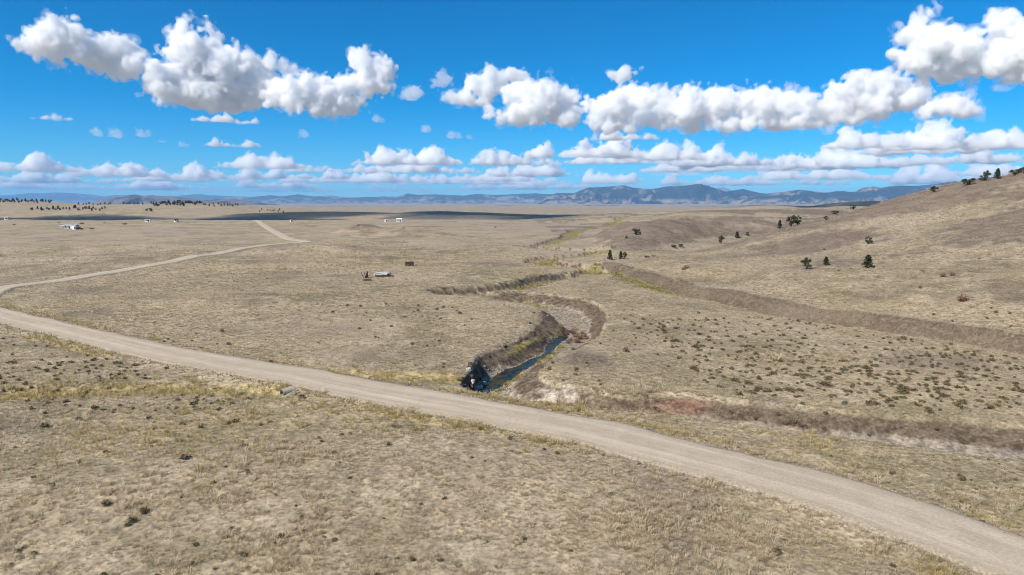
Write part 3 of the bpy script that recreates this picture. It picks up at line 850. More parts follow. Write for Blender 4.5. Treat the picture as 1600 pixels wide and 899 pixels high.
cloud(scaled([(1060,240,40),(1130,260,58),(1220,240,72),(1320,240,76),(1420,250,72),(1530,250,72),(1100,310,46),(1200,315,50),(1320,315,46),(1450,310,48),(1150,335,36),(1260,335,36),(1380,335,36),(1500,330,40)], *kB)
      + scaled([(180,440,62),(300,440,66),(380,440,62),(470,460,58),(560,465,56),(640,480,52),(150,510,42),(300,520,40),(450,520,42),(600,525,36),(60,515,46),(220,520,44),(380,520,44),(520,522,42),(660,515,40),(780,470,50),(840,470,44),(700,420,62),(760,390,58),(820,400,66),(880,370,56),(950,355,36),(900,430,48),(1000,410,46),(720,500,36)], *kC),
      'very long bank of white cumulus rising to a rounded summit, flat blue-grey base', seed=7, base=203, D=12600, vox=2.0)
cloud(scaled([(1120,450,38),(1190,450,46),(1235,465,34),(1050,480,32)], *kC), 'small rounded cumulus at the end of the very long cloud bank', seed=8, base=184, D=14500)
cloud(scaled([(1100,22,15),(1072,52,22),(1030,80,32),(1000,150,52),(1060,170,66),(1150,180,62),(1220,200,58),(980,240,46),(1050,270,56),(1150,270,58),(1250,270,58),(1350,260,58),(1420,230,68),(1370,100,42),(1440,140,58),(1350,190,46),(1460,300,50),(1540,200,80),(1600,260,70),(1410,340,36),(1480,345,40)], *kC),
      'huge bright cumulus with a thin feather sticking up, highest cloud in sight', seed=9, base=133, vox=2.0)
cloud(scaled([(1180,110,28),(1230,105,34),(1210,135,24),(1285,100,14),(1312,80,11),(1325,66,8)], *kB), 'lone small puff with a feathery tail above the long cloud bank', seed=10, thin=.7, base=129, D=12000)
small = 'tiny white cloud puff alone in blue sky'
for k, (bl, b, lab) in enumerate([
      (bank(46, 114, 174, 188, 1), 188, 'thin isolated strip of cloud below the long drooping cumulus'), (bank(302, 370, 172, 190, 2), 191, 'narrow cloud strip under the tall heaped cumulus'), (bank(355, 410, 182, 194, 3), 194, 'low flat puff trailing from a narrow cloud strip'),
      (bank(316, 408, 214, 230, 4), 230, 'flat puffy cloud alone above the low cloud band'), ([(180, 209, 8), (186, 210, 6)], None, small), ([(218, 209, 6), (232, 209, 5)], None, small), ([(285, 227, 5), (292, 228, 4)], None, small), ([(251, 221, 4), (256, 222, 3)], None, small),
      ([(474, 210, 7), (470, 214, 4)], None, small), ([(588, 187, 6), (594, 188, 4)], None, small), ([(150, 208, 6)], None, small), ([(217, 149, 5)], None, small),
      ([(692, 122, 11), (680, 130, 7), (698, 126, 8)], None, small), ([(643, 146, 13), (636, 150, 9), (650, 144, 8)], None, small), ([(666, 201, 7), (662, 205, 4)], None, small), ([(705, 211, 7), (716, 213, 5)], None, small), ([(735, 215, 4)], None, small), ([(1232, 136, 6), (1240, 136, 5)], None, small)]):
    cloud(bl, lab, 'tiny cloud puffs scattered in the blue' if lab is small else None, seed=20 + k, base=b, vox=1.5, thin=.8, sub=4, rough=1.2, core=len(bl) > 3, D=None if b else 15000)
rows_ = [(-60, 130, 240, 268), (90, 262, 249, 276), (-50, 180, 264, 286), (330, 512, 234, 264), (270, 430, 254, 280), (400, 560, 262, 280), (545, 860, 220, 258), (440, 700, 256, 286), (640, 720, 274, 288),
         (690, 870, 260, 284), (760, 905, 244, 276), (822, 1010, 204, 246), (915, 1030, 199, 219), (950, 1120, 212, 250), (905, 1000, 256, 287), (1015, 1100, 259, 275), (1018, 1108, 270, 289), (1040, 1210, 216, 260), (1130, 1410, 222, 264), (1180, 1340, 244, 280),
         (1280, 1420, 196, 232), (1380, 1530, 184, 234), (1530, 1680, 194, 230), (1420, 1600, 224, 256), (1318, 1390, 260, 281), (1390, 1490, 246, 288), (1480, 1640, 250, 274), (160, 310, 276, 294), (360, 500, 276, 294), (540, 650, 284, 299), (0, 150, 284, 298), (800, 920, 282, 296),
         (150, 420, 262, 284), (-60, 330, 278, 296), (420, 760, 246, 270), (560, 900, 268, 288), (700, 1000, 276, 296), (860, 1090, 232, 256), (1000, 1300, 240, 268), (1230, 1480, 236, 262), (1060, 1330, 268, 290), (1340, 1560, 206, 240), (1440, 1640, 262, 284), (250, 560, 284, 300), (600, 760, 290, 301)]
ZONE = [(0, 190, 'the pale far range'), (190, 400, 'the bare purple hills'), (400, 640, 'the level part of the blue range'), (640, 850, 'the jagged crest of the blue range'), (850, 1010, 'the first summit of the twin-peaked mountain'), (1010, 1180, 'the second summit of the twin-peaked mountain'), (1180, 1340, 'the saddle beside the twin-peaked mountain'), (1340, 1480, 'the long dark mountain'), (1480, 1700, 'the grassy hill top')]
seen_ = {}
for k, (x0, x1, yt, yb) in enumerate(rows_):
    h = yb - yt; xm = (x0 + x1) / 2
    zone = [q[2] for q in ZONE if q[0] <= max(xm, 0) < q[1]][0]
    row = 'lowest' if yb > 281 else 'low' if yb > 265 else 'middle' if yb > 240 else 'upper'
    size = 'short' if x1 - x0 < 105 else 'long' if x1 - x0 > 200 else 'broad'
    lab = size + ' flat-based cumulus in the ' + row + ' cloud row over ' + zone
    cloud(bank(x0, x1, yt, yb, 60 + k), lab, 'flat-based clouds in the low rows', seed=60 + k, base=yb, vox=1.7 if h < 30 else 1.9, sub=4, rough=1.15, core=h > 16)
cloud_over(-1050, 1350, 780, 460, 201, 'large cloud overhead shading the foot of the tree-dotted ridge')
cloud_over(40, 2120, 620, 520, 202, 'large cloud overhead shading the low hills before the basin')
cloud_over(135, 1270, 150, 130, 204, 'small cloud overhead shading the rolling hills past the valley mouth')
cloud_over(40, 1060, 70, 120, 205, 'smallest cloud overhead shading a strip of the rolling hills')
cloud_over(1080, 2480, 420, 330, 203, 'cloud overhead shading the dark hill behind the grassy slope')
# ------------------------------------------------------------------ plants: leaf-by-leaf meshes
def leaf_mat(name, dark, light, rnd=0.5, trans=0.0):
    t = NT(name)
    oi = t.n('ShaderNodeObjectInfo').outputs['Random']
    p = t.n('ShaderNodeTexCoord').outputs['Object']
    f = t.math('ADD', t.math('MULTIPLY', oi, rnd), t.math('MULTIPLY', t.noise(p, .25, 2), 1 - rnd))
    col = t.mix(f, dark, light)
    t.color(col)
    if trans:                                    # thin dry blades let light through
        tb = t.n('ShaderNodeBsdfTranslucent'); t.put(tb.inputs['Color'], col)
        mx = t.n('ShaderNodeMixShader'); mx.inputs[0].default_value = trans
        t.t.links.new(t.b.outputs[0], mx.inputs[1]); t.t.links.new(tb.outputs[0], mx.inputs[2]); t.t.links.new(mx.outputs[0], t.out.inputs['Surface'])
    return t.m
def tris_mesh(name, T, smooth=False):
    T = np.asarray(T, float).reshape(-1, 3)
    return np_mesh(name, T, np.arange(len(T)).reshape(-1, 3), smooth)
def blades(n, rad, hgt, lean, width, rng):
    """upright grass blades or twigs, each one bent of two triangles' length"""
    out = []
    for k in range(n):
        a = rng.uniform(0, 2 * math.pi); r = rad * math.sqrt(rng.uniform(0, 1)) * .6
        h = hgt * rng.uniform(.55, 1.0); l = lean * rng.uniform(.3, 1.0)
        b = np.array([r * math.cos(a), r * math.sin(a), -0.03])
        d = np.array([math.cos(a + rng.uniform(-.6, .6)), math.sin(a + rng.uniform(-.6, .6)), 0])
        s = np.array([-d[1], d[0], 0]) * width * rng.uniform(.6, 1.2)
        m = b + d * l * .4 * h + np.array([0, 0, h * .65]); t = b + d * l * h + np.array([0, 0, h * (1 - .25 * l)])
        out += [b - s, b + s, m, m - s * .6, m + s * .6, t]
    return out
def leafball(n, cen, rad, size, rng, shell=0.45):
    out = []
    for k in range(n):
        v = rng.normal(size=3); v /= np.linalg.norm(v)
        c = np.array(cen) + v * np.array(rad) * rng.uniform(shell, 1.0)
        d = v + rng.normal(size=3) * .7; d /= np.linalg.norm(d)
        u = np.cross(d, rng.normal(size=3)); u /= np.linalg.norm(u) + 1e-9
        s = size * rng.uniform(.6, 1.4)
        out += [c - u * s * .45, c + u * s * .45, c + d * s]
    return out
def tube(pts, rads, sides=6):
    """tapered tube through points -> triangles"""
    P = [np.array(p, float) for p in pts]; out = []; rings = []
    for k, p in enumerate(P):
        d = P[min(k + 1, len(P) - 1)] - P[max(k - 1, 0)]; d /= np.linalg.norm(d) + 1e-9
        u = np.cross(d, (0.31, 0.9, 0.12)); u /= np.linalg.norm(u); v = np.cross(d, u)
        rings.append([p + rads[k] * (u * math.cos(a) + v * math.sin(a)) for a in np.linspace(0, 2 * math.pi, sides, endpoint=False)])
    for a, b in zip(rings[:-1], rings[1:]):
        for k in range(sides):
            q = (k + 1) % sides
            out += [a[k], a[q], b[q], a[k], b[q], b[k]]
    for k in range(1, sides - 1): out += [rings[-1][0], rings[-1][k], rings[-1][k + 1]]
    return out
M_STRAW = leaf_mat('straw_grass', (.50, .405, .268), (.80, .68, .475), .7, .5)
M_GREYGRASS = leaf_mat('grey_grass', (.35, .295, .188), (.57, .485, .33), .7, .5)
M_GOLD = leaf_mat('gold_grass', (.43, .335, .15), (.66, .54, .28), .6, .45)
M_GREEN = leaf_mat('sedge', (.24, .205, .055), (.46, .385, .13), .6, .4)
M_SAGE = leaf_mat('dark_shrub_leaf', (.090, .075, .038), (.185, .152, .085), .5)
M_NEEDLE = leaf_mat('conifer_needle', (.022, .031, .015), (.078, .088, .040), .4)
M_WILLOW = leaf_mat('red_willow_twig', (.11, .045, .025), (.22, .10, .055), .5)
M_DEAD = leaf_mat('dead_twig', (.11, .085, .055), (.22, .175, .12), .5)
M_BARK = simple('bark', (.085, .062, .045), .35, .15, bump=.4)

store = bpy.data.collections.new('plant_kinds')          # kept out of the scene; only scattered copies show
def keep(name, me, mat):
    me.materials.append(mat)
    o = bpy.data.objects.new(name, me); store.objects.link(o)
    return o
vr = np.random.default_rng(5)
KINDS = []
for k in range(3): KINDS.append(keep('tuft_a%d' % k, tris_mesh('tuft', blades(46, .24, .23, .85, .019, vr)), M_STRAW))
for k in range(2): KINDS.append(keep('tuft_b%d' % k, tris_mesh('tuft', blades(40, .27, .17, .95, .021, vr)), M_GREYGRASS))
for k in range(2): KINDS.append(keep('tuft_c%d' % k, tris_mesh('tuft', blades(30, .32, .55, .6, .026, vr)), M_GOLD))
KINDS.append(keep('tuft_d0', tris_mesh('tuft', blades(30, .32, .42, .6, .026, vr)), M_GREEN))
SHRUB_ME = []
for k in range(4):
    T = leafball(150, (0, 0, .20), (.42, .42, .26), .13, vr, .3) + blades(14, .3, .42, .8, .012, vr)
    SHRUB_ME.append(tris_mesh('low_shrub', T)); SHRUB_ME[-1].materials.append(M_SAGE)
    o = bpy.data.objects.new('tuft_e%d' % k, SHRUB_ME[-1]); store.objects.link(o); KINDS.append(o)
bm = bmesh.new(); bmesh.ops.create_icosphere(bm, subdivisions=1, radius=.1)
for v in bm.verts: v.co = v.co * (1 + .5 * mnoise.noise(v.co * 9)); v.co.z *= .7
_pm = bpy.data.meshes.new('stone'); bm.to_mesh(_pm); bm.free()
KINDS.append(keep('tuft_f0', _pm, simple('road_stone', (.30, .245, .185), .5, .3)))
ORDER = {o.name: i for i, o in enumerate(sorted(store.objects, key=lambda o: o.name))}
K_STRAW, K_GREY, K_GOLD, K_GREEN, K_SHRUB = [0, 1, 2], [3, 4], [5, 6], [7], [8, 9, 10, 11]

def scatter(name, P, rz, scl, kind):
    me = bpy.data.meshes.new(name)
    me.vertices.add(len(P)); me.vertices.foreach_set('co', np.ascontiguousarray(P, np.float32).ravel())
    me.attributes.new('scl', 'FLOAT', 'POINT').data.foreach_set('value', scl.astype(np.float32))
    me.attributes.new('kind', 'INT', 'POINT').data.foreach_set('value', kind.astype(np.int32))
    rot = np.zeros((len(P), 3), np.float32); rot[:, 2] = rz
    me.attributes.new('rot', 'FLOAT_VECTOR', 'POINT').data.foreach_set('vector', rot.ravel())
    o = link(name, me)
    g = bpy.data.node_groups.new('scatter_' + name, 'GeometryNodeTree')
    g.interface.new_socket('Geometry', in_out='INPUT', socket_type='NodeSocketGeometry')
    g.interface.new_socket('Geometry', in_out='OUTPUT', socket_type='NodeSocketGeometry')
    gi, go = g.nodes.new('NodeGroupInput'), g.nodes.new('NodeGroupOutput')
    ip = g.nodes.new('GeometryNodeInstanceOnPoints'); ci = g.nodes.new('GeometryNodeCollectionInfo')
    ci.inputs['Collection'].default_value = store
    ci.inputs['Separate Children'].default_value = True; ci.inputs['Reset Children'].default_value = True
    def na(n, t):
        x = g.nodes.new('GeometryNodeInputNamedAttribute'); x.data_type = t; x.inputs['Name'].default_value = n
        return x.outputs['Attribute']
    L = g.links.new
    L(gi.outputs[0], ip.inputs['Points']); L(ci.outputs[0], ip.inputs['Instance'])
    ip.inputs['Pick Instance'].default_value = True
    L(na('kind', 'INT'), ip.inputs['Instance Index']); L(na('scl', 'FLOAT'), ip.inputs['Scale'])
    er = g.nodes.new('FunctionNodeEulerToRotation'); L(na('rot', 'FLOAT_VECTOR'), er.inputs[0]); L(er.outputs[0], ip.inputs['Rotation'])
    L(ip.outputs[0], go.inputs[0])
    md = o.modifiers.new('scatter', 'NODES'); md.node_group = g
    return tag(o, kind='stuff')

gr_ = np.random.default_rng(77)
PX_, PY_, SC_ = [], [], []
for r0, r1, dens, tuft_s in ((30, 48, 15, .78), (48, 75, 11, .85), (75, 120, 6.0, .95), (120, 190, 3.6, 1.1), (190, 300, 1.8, 1.3), (300, 430, .6, 1.6)):
    half = R(43); n = int(half * (r1 * r1 - r0 * r0) * dens)
    r = np.sqrt(gr_.uniform(r0 * r0, r1 * r1, n)); a = gr_.uniform(-half, half, n)
    PX_.append(r * np.sin(a)); PY_.append(r * np.cos(a)); SC_.append(np.full(n, tuft_s))
x_, y_, s_ = np.concatenate(PX_), np.concatenate(PY_), np.concatenate(SC_)
# grow thick and thin in drifts
dr = fbm(x_, y_, 9, 3, 81) * .6 + fbm(x_, y_, 2.2, 2, 82) * .5 + fbm(x_, y_, 40, 2, 83) * .4
fade = 1 - sstep(260, 430, np.hypot(x_, y_))
keep_ = gr_.uniform(0, 1, len(x_)) < np.clip(.5 + .75 * dr, .06, 1) * fade
x_, y_, s_ = x_[keep_], y_[keep_], s_[keep_]
z_ = height(x_, y_)
soil, green, gold, red, chalk, grav, shale_shade = zones(x_, y_, z_)
d1, d2, _ = road_field(x_, y_)
dst, w, _ = line_dist(x_, y_, STREAM, STREAM_W, maxd=6)
u = gr_.uniform(0, 1, len(x_))
ok = (np.hypot(x_ + 26.6, y_ - 78.3) > 1.5) & (d1 > ROAD_HW + .1 + .5 * u) & (d2 > ROAD2_HW + .3) & (dst > w + .25) & (u > np.maximum.reduce([.95 * soil, .90 * grav, .8 * chalk, .75 * red, .8 * shale_shade]))
x_, y_, z_, s_, green, gold, shale_shade, u = (q[ok] for q in (x_, y_, z_, s_, green, gold, shale_shade, u))
pick = gr_.uniform(0, 1, len(x_))
mixn = fbm(x_, y_, 16, 3, 85)
kd = np.where(pick < np.clip(.6 + 1.1 * mixn, .12, .95), gr_.choice([0, 1, 2], len(x_)), gr_.choice([3, 4], len(x_)))
kd = np.where(gr_.uniform(0, 1, len(x_)) < gold * .8, gr_.choice([5, 6], len(x_)), kd)
kd = np.where(gr_.uniform(0, 1, len(x_)) < green * .9, 7, kd)
far = np.hypot(x_, y_)
kd = np.where((gr_.uniform(0, 1, len(x_)) < (.003 + .016 * (fbm(x_, y_, 20, 2, 87) > .15)) * (far < 150)) & (kd < 5), gr_.choice(K_SHRUB, len(x_)), kd)
sz = s_ * gr_.lognormal(0, .32, len(x_)) * (1 + .7 * sstep(.15, .5, fbm(x_, y_, 11, 2, 88)) * (kd < 3)); sz = np.where(kd >= 8, sz * .55, sz)
scatter('grass', np.stack([x_, y_, z_], 1), gr_.uniform(0, 6.28, len(x_)), sz, kd)

# loose stones thrown to the road margins, pebbles on the gully floor
k_ = gr_.integers(0, len(ROAD), 2600); sd = gr_.choice([-1, 1], 2600); of = ROAD_HW + .45 + np.abs(gr_.normal(0, .55, 2600))
dv = np.gradient(ROAD, axis=0)[k_]; dv = dv / np.hypot(dv[:, 0], dv[:, 1])[:, None]
sx_ = ROAD[k_, 0] - dv[:, 1] * sd * of + gr_.normal(0, .8, 2600) * dv[:, 0]; sy_ = ROAD[k_, 1] + dv[:, 0] * sd * of + gr_.normal(0, .8, 2600) * dv[:, 1]
fx_, fy_ = gr_.uniform(-6, 22, 9000), gr_.uniform(74, 160, 9000); fo = carve(fx_, fy_)[1] > .8
gx_, gy_ = np.r_[sx_, fx_[fo]], np.r_[sy_, fy_[fo]]
scatter('stones', np.stack([gx_, gy_, height(gx_, gy_) + .02], 1), gr_.uniform(0, 6.28, len(gx_)), gr_.lognormal(-.1, .45, len(gx_)), np.full(len(gx_), 12))

# ------------------------------------------------------------------ dark low shrubs: the 300 that show largest one by one, the rest as cover
def px_fill(poly, n, seed):
    P = np.array(poly, float); r = np.random.default_rng(seed); out = []
    while len(out) < n:
        q = r.uniform(P.min(0), P.max(0), (n, 2))
        out += [tuple(v) for v in q[in_poly(q[:, 0], q[:, 1], P)]]
    return np.array(out[:n])
SH = []
for poly, n, size, lab, grp in [
        ([(1010, 500), (1200, 492), (1610, 560), (1640, 652), (1300, 636), (1110, 608), (1060, 560)], 760, .62, 'low dark shrub on the flat meadow above the dry wash', 'dark shrubs dotting the meadow above the wash'),
        ([(-20, 525), (200, 565), (420, 612), (330, 650), (-20, 640)], 240, .50, 'low dark shrub in rough grass across the road from the stream, uphill of the culvert', 'dark shrubs in the rough grass uphill of the culvert'),
        ([(540, 478), (720, 480), (735, 512), (560, 516)], 60, .55, 'low dark shrub on open grass beside the cut bank of the stream', 'dark shrubs on the grass beside the stream gully'),
        ([(880, 470), (1060, 505), (1060, 545), (960, 500)], 40, .5, 'low dark shrub on grass by the faint foot track', 'dark shrubs beside the faint foot track'),
        ([(700, 700), (1300, 830), (1300, 898), (200, 898), (300, 760)], 45, .30, 'small dark shrub among straw tufts on the slope opposite the stream', 'small dark shrubs among the straw tufts')]:
    q = px_fill(poly, n, int(n)); gx, gy = ground(q[:, 0], q[:, 1]); cl = fbm(gx, gy, 12, 2, 90); o = np.random.default_rng(n + 1).uniform(-.9, .5, len(gx)) < cl
    for X_, Y_ in zip(gx[o], gy[o]): SH.append((X_, Y_, size, lab, grp))
sx, sy = np.array([s[0] for s in SH]), np.array([s[1] for s in SH])
sz_ = height(sx, sy); sg = np.array([s[2] for s in SH]) * np.random.default_rng(4).lognormal(0, .3, len(SH))
cz = carve(sx, sy)[1]; dd1, dd2, _ = road_field(sx, sy)
good = (cz < .05) & (dd1 > 4.5) & (dd2 > 4.5)
order = [i for i in np.argsort(-(sg / np.hypot(sx, sy))) if good[i]]
for n, i in enumerate(order[:300]):
    o = link('low_shrub', SHRUB_ME[n % 4]); o.location = (sx[i], sy[i], sz_[i] - .02); o.rotation_euler = (0, 0, n * 2.4)
    o.scale = (sg[i] * 1.3, sg[i] * (1.0 + .4 * math.sin(n)), sg[i] * .8)
    tag(o, SH[i][3], 'shrub', SH[i][4])
rest = order[300:]
if rest: scatter('shrub_cover', np.stack([sx[rest], sy[rest], sz_[rest]], 1), np.random.default_rng(6).uniform(0, 6.28, len(rest)), sg[rest] * 1.1, np.random.default_rng(8).choice(K_SHRUB, len(rest)))

# ------------------------------------------------------------------ conifers
def conifer(seed, kind):
    r = np.random.default_rng(seed); T = []
    if kind == 'cone':                               # young pine, unit height
        trunk = tube([(0, 0, -.05), (.01, 0, .3), (0, .01, .65), (.01, 0, .97)], [.035, .028, .016, .004])
        for k in range(46):
            h = .10 + .86 * (k / 46) ** .9; a = k * 2.4 + r.uniform(-.4, .4); L = .30 * (1 - h) ** .75 * r.uniform(.65, 1.15) + .03
            e = np.array([math.cos(a) * L, math.sin(a) * L, h + .05 * r.uniform(-.6, 1)])
            trunk += tube([(0, 0, h), tuple(e)], [.007, .002], 3)
            for j in range(5):
                c = np.array([0, 0, h]) + (e - np.array([0, 0, h])) * (.35 + .16 * j)
                T += leafball(7, c, (.045, .045, .032), .055, r, .2)
    else:                                            # broad juniper or pinyon, unit height
        trunk = []
        for k in range(4):
            a = k * 1.6 + r.uniform(0, 1); e = (math.cos(a) * .22, math.sin(a) * .22, .62 + .2 * r.uniform(-.5, .5))
            trunk += tube([(0, 0, -.05), (e[0] * .3, e[1] * .3, .22), e], [.045, .03, .008], 5)
        for k in range(17):
            a = r.uniform(0, 6.28); q = .40 * math.sqrt(r.uniform(0, 1)); h = r.uniform(.18, .95 - q * .7)
            T += leafball(52, (q * math.cos(a), q * math.sin(a), h), (.13, .13, .11), .07, r, .35)
    return tris_mesh('trunk', trunk), tris_mesh('crown', T)
CONS = []
for k, kd_ in enumerate(['cone', 'cone', 'cone', 'round', 'round', 'round']):
    tm, cm = conifer(30 + k, kd_); tm.materials.append(M_BARK); cm.materials.append(M_NEEDLE); CONS.append((tm, cm))
def tree(x, y, z, h, w, which, label, group=None, seed=0):
    root = empty('conifer_tree', (x, y, z - .03 * h), seed * 1.7)
    base_w = .60 if which < 3 else 1.0
    k = w / base_w
    root.scale = (k, k, h)
    tag(root, label, 'tree', group)
    link('trunk', CONS[which][0], root); link('crown', CONS[which][1], root)
    return root
def hits(L, far=900.0, steps=900):
    """several pixels at once: first meeting of each ray with the land"""
    out = []
    t = np.geomspace(25, far, steps)
    D = np.array([[float(v) for v in ray(px, py)] for px, py in L])
    X_ = D[:, 0:1] * t; Y_ = D[:, 1:2] * t; Zr = CAM_H + D[:, 2:3] * t
    H_ = height(X_, Y_)
    for k in range(len(L)):
        b = Zr[k] < H_[k]
        i = int(np.argmax(b)) if b.any() else int(np.argmin(Zr[k] - H_[k]))
        out.append((X_[k, i], Y_[k, i], H_[k, i]))
    return out
TL = [(1260, 421, 17, 17, 4, 'broad dark conifer low on the grassy hillside'), (1290.6, 415, 12, 10, 1, 'small young pine beside the broad conifer on the hillside'), (1355.7, 419, 18, 15, 0, 'open-branched pine on the bare patch of the hillside'), (1357.7, 382, 11, 10, 3, 'small round juniper halfway up the hillside'),
      (1236, 354, 19, 14, 5, 'tallest juniper of the clump on the brow of the hill'), (1246, 352, 14, 10, 3, 'lower juniper of the clump on the brow of the hill'), (1218, 358, 13, 8, 1, 'slim conifer beside the juniper clump on the brow'),
      (1290.6, 344, 6, 8, 4, 'low dark bush-like juniper on the hill edge above the clump'), (1304, 335, 6, 11, 5, 'flat wide juniper on the hill edge'), (1332.7, 328, 7, 9, 3, 'squat juniper where the hill edge meets the dark far hill'), (1459, 301, 8, 11, 4, 'single squat juniper below the skyline trees'),
      (1513, 289, 10, 17, 5, 'wide low juniper, lowest of the skyline row'), (1535, 284, 9, 10, 3, 'small juniper joined to a taller one on the skyline'), (1541, 283, 13, 10, 4, 'taller juniper of the joined pair on the skyline'), (1558, 280, 13, 9, 1, 'upright conifer alone on the skyline before the rocky knob'), (1586, 274, 9, 14, 5, 'dense juniper at the foot of the rocky knob'), (1600, 272, 9, 13, 4, 'second dense juniper at the foot of the rocky knob'),
      (1126.7, 381, 12, 10, 4, 'dark conifer where the hillside crest dips to the hollow'), (1151.7, 373, 10, 8, 0, 'slim pine along the hillside crest'), (1167.5, 369, 6, 6, 3, 'smallest conifer along the hillside crest'), (994, 367, 11, 14, 5, 'broad juniper on the shoulder of the rocky spur'), (979, 374, 6, 5, 3, 'small juniper beside the broad one on the spur'),
      (953, 407, 16, 9, 0, 'tall pine at the foot of the rocky spur'), (970, 406, 13, 8, 1, 'leaning pine by the foot of the rocky spur'), (976, 405, 11, 8, 4, 'bushy juniper by the foot of the rocky spur'), (1011.5, 403, 4, 9, 5, 'low juniper mat in the hollow behind the cut bank'), (1021, 402.5, 4, 7, 3, 'second low juniper mat in the hollow behind the cut bank'), (1052, 388, 5, 9, 5, 'low brush on the grey rocky knob of the spur'), (1064, 387, 5, 9, 4, 'second low brush on the grey rocky knob of the spur')]
for k, ((px, py, hp_, wp, wh, lab), (x, y, z)) in enumerate(zip(TL, hits([(t[0], t[1]) for t in TL]))):
    m = math.hypot(x, y) / FPX
    tree(x, y, z, hp_ * m * 1.05, wp * m * 1.05, wh, lab, None, k)
tr_ = np.random.default_rng(15)
FL = []
for n, x0, x1, ya, yb, hh, lab, grp in [(26, 46, 168, 326, 330, 6, 'dark pine in the loose grove on the pale far ridge slope', 'pines of the grove on the ridge slope'), (3, 228, 238, 330, 332, 6, 'dark pine in the clump of three on the pale slope', 'clump of three pines on the ridge slope'),
                                   (34, -20, 82, 313, 318, 5, 'dark pine in the dense row on the far ridge top', 'pines in the dense ridge-top row'), (10, 120, 176, 319, 321, 4, 'dark pine on the low saddle of the far ridge', 'pines on the saddle of the ridge'), (6, 188, 226, 319, 320, 4, 'widely spaced pine on the far ridge top', 'spaced pines on the ridge top'),
                                   (34, 236, 314, 317, 323, 6, 'dark pine on the rounded tree-covered end of the ridge', 'pines on the rounded ridge end'), (16, 312, 372, 318, 325, 5, 'dark pine on the falling end of the ridge', 'pines on the falling ridge end'), (9, 404, 446, 328, 333, 4, 'small dark pine on the low rise beyond the gravel road', 'pines on the low rise beyond the road')]:
    for k in range(n):
        px = x0 + (x1 - x0) * (k + tr_.uniform(0, 1)) / n
        FL.append((px, tr_.uniform(ya, yb), .72 * hh * tr_.uniform(.7, 1.25), lab, grp))
for k, (f, (x, y, z)) in enumerate(zip(FL, hits([(f[0], f[1]) for f in FL], 3600, 700))):
    m = math.hypot(x, y) / FPX
    wh = int(tr_.integers(0, 6))
    tree(x, y, z, f[2] * m, f[2] * m * (.75 if wh < 3 else .95), wh, f[3], f[4], k)

# ------------------------------------------------------------------ willows and dead brush
def brush_mesh(n, rad, h, seed, leaves, size):
    r = np.random.default_rng(seed)
    return tris_mesh('brush', blades(n, rad, h, .9, .022, r) + leafball(leaves, (0, 0, h * .6), (rad, rad, h * .45), size, r, .3))
WILLOW = [brush_mesh(90, .55, 1.0, 50 + k, 160, .10) for k in range(3)]
DEAD = [brush_mesh(70, .45, .7, 60 + k, 60, .08) for k in range(2)]
for m in WILLOW: m.materials.append(M_WILLOW)
for m in DEAD: m.materials.append(M_DEAD)
wl = [(876, 531), (884, 528), (892, 533), (899, 527), (907, 531), (914, 526), (888, 537), (902, 536), (918, 531), (880, 524), (895, 522), (910, 522)]
for k, (x, y, z) in enumerate(hits(wl, 200)):
    o = link('willow_shrub', WILLOW[k % 3]); o.location = (x, y, z - .05); o.rotation_euler = (0, 0, k * 1.9); s = 1.0 + .3 * math.sin(k * 2.1); o.scale = (s * 1.1, s * 1.1, s * .85)
    tag(o, 'rust-red willow shrub in the thicket at the stream bend', 'shrub', 'red willows at the stream bend')
db = [((617, 668), 1.0, 'bushy dead brown shrub alone on the grass across the road from the rocky bank', None), ((1228, 664), 1.0, 'tangled dead brush on the bank of the dry wash', 'dead brush on the wash bank'), ((1240, 662), 1.2, 'tangled dead brush on the bank of the dry wash', 'dead brush on the wash bank'), ((1252, 666), .9, 'tangled dead brush on the bank of the dry wash', 'dead brush on the wash bank'), ((1180, 655), .8, 'tangled dead brush on the bank of the dry wash', 'dead brush on the wash bank'), ((1143, 645), .7, 'tangled dead brush on the bank of the dry wash', 'dead brush on the wash bank'),
      ((1358, 681), .9, 'dark thorny bush standing on the floor of the dry wash', None), ((770, 611), .6, 'small reddish bush at the tail of the stream pool', None)]
for k, ((p, s, lab, grp), (x, y, z)) in enumerate(zip(db, hits([d[0] for d in db], 120))):
    o = link('dead_shrub', DEAD[k % 2]); o.location = (x, y, z - .03); o.rotation_euler = (0, 0, k * 1.3); o.scale = (s, s, s * .8)
    tag(o, lab, 'shrub', grp)
hb = [(1441.6, 426, .9), (1473, 433, 1.1), (1488, 431, 1.0), (1438, 451, .7), (1504, 471, 1.5), (1073, 420, 1.4), (1068, 422, 1.1), (1287, 391, .8), (1420, 403, .6), (1330, 421, .5), (1310, 424, .5), (1546, 400, .6), (1530, 405, .6)]
for k, (b, (x, y, z)) in enumerate(zip(hb, hits([(b[0], b[1]) for b in hb], 400))):
    o = link('red_brown_shrub', WILLOW[k % 3]); o.location = (x, y, z - .05); o.rotation_euler = (0, 0, k); o.scale = (b[2] * 1.3, b[2] * 1.3, b[2] * .8)
    tag(o, 'red-brown shrub on the grassy hillside', 'shrub', 'red-brown shrubs on the hillside')
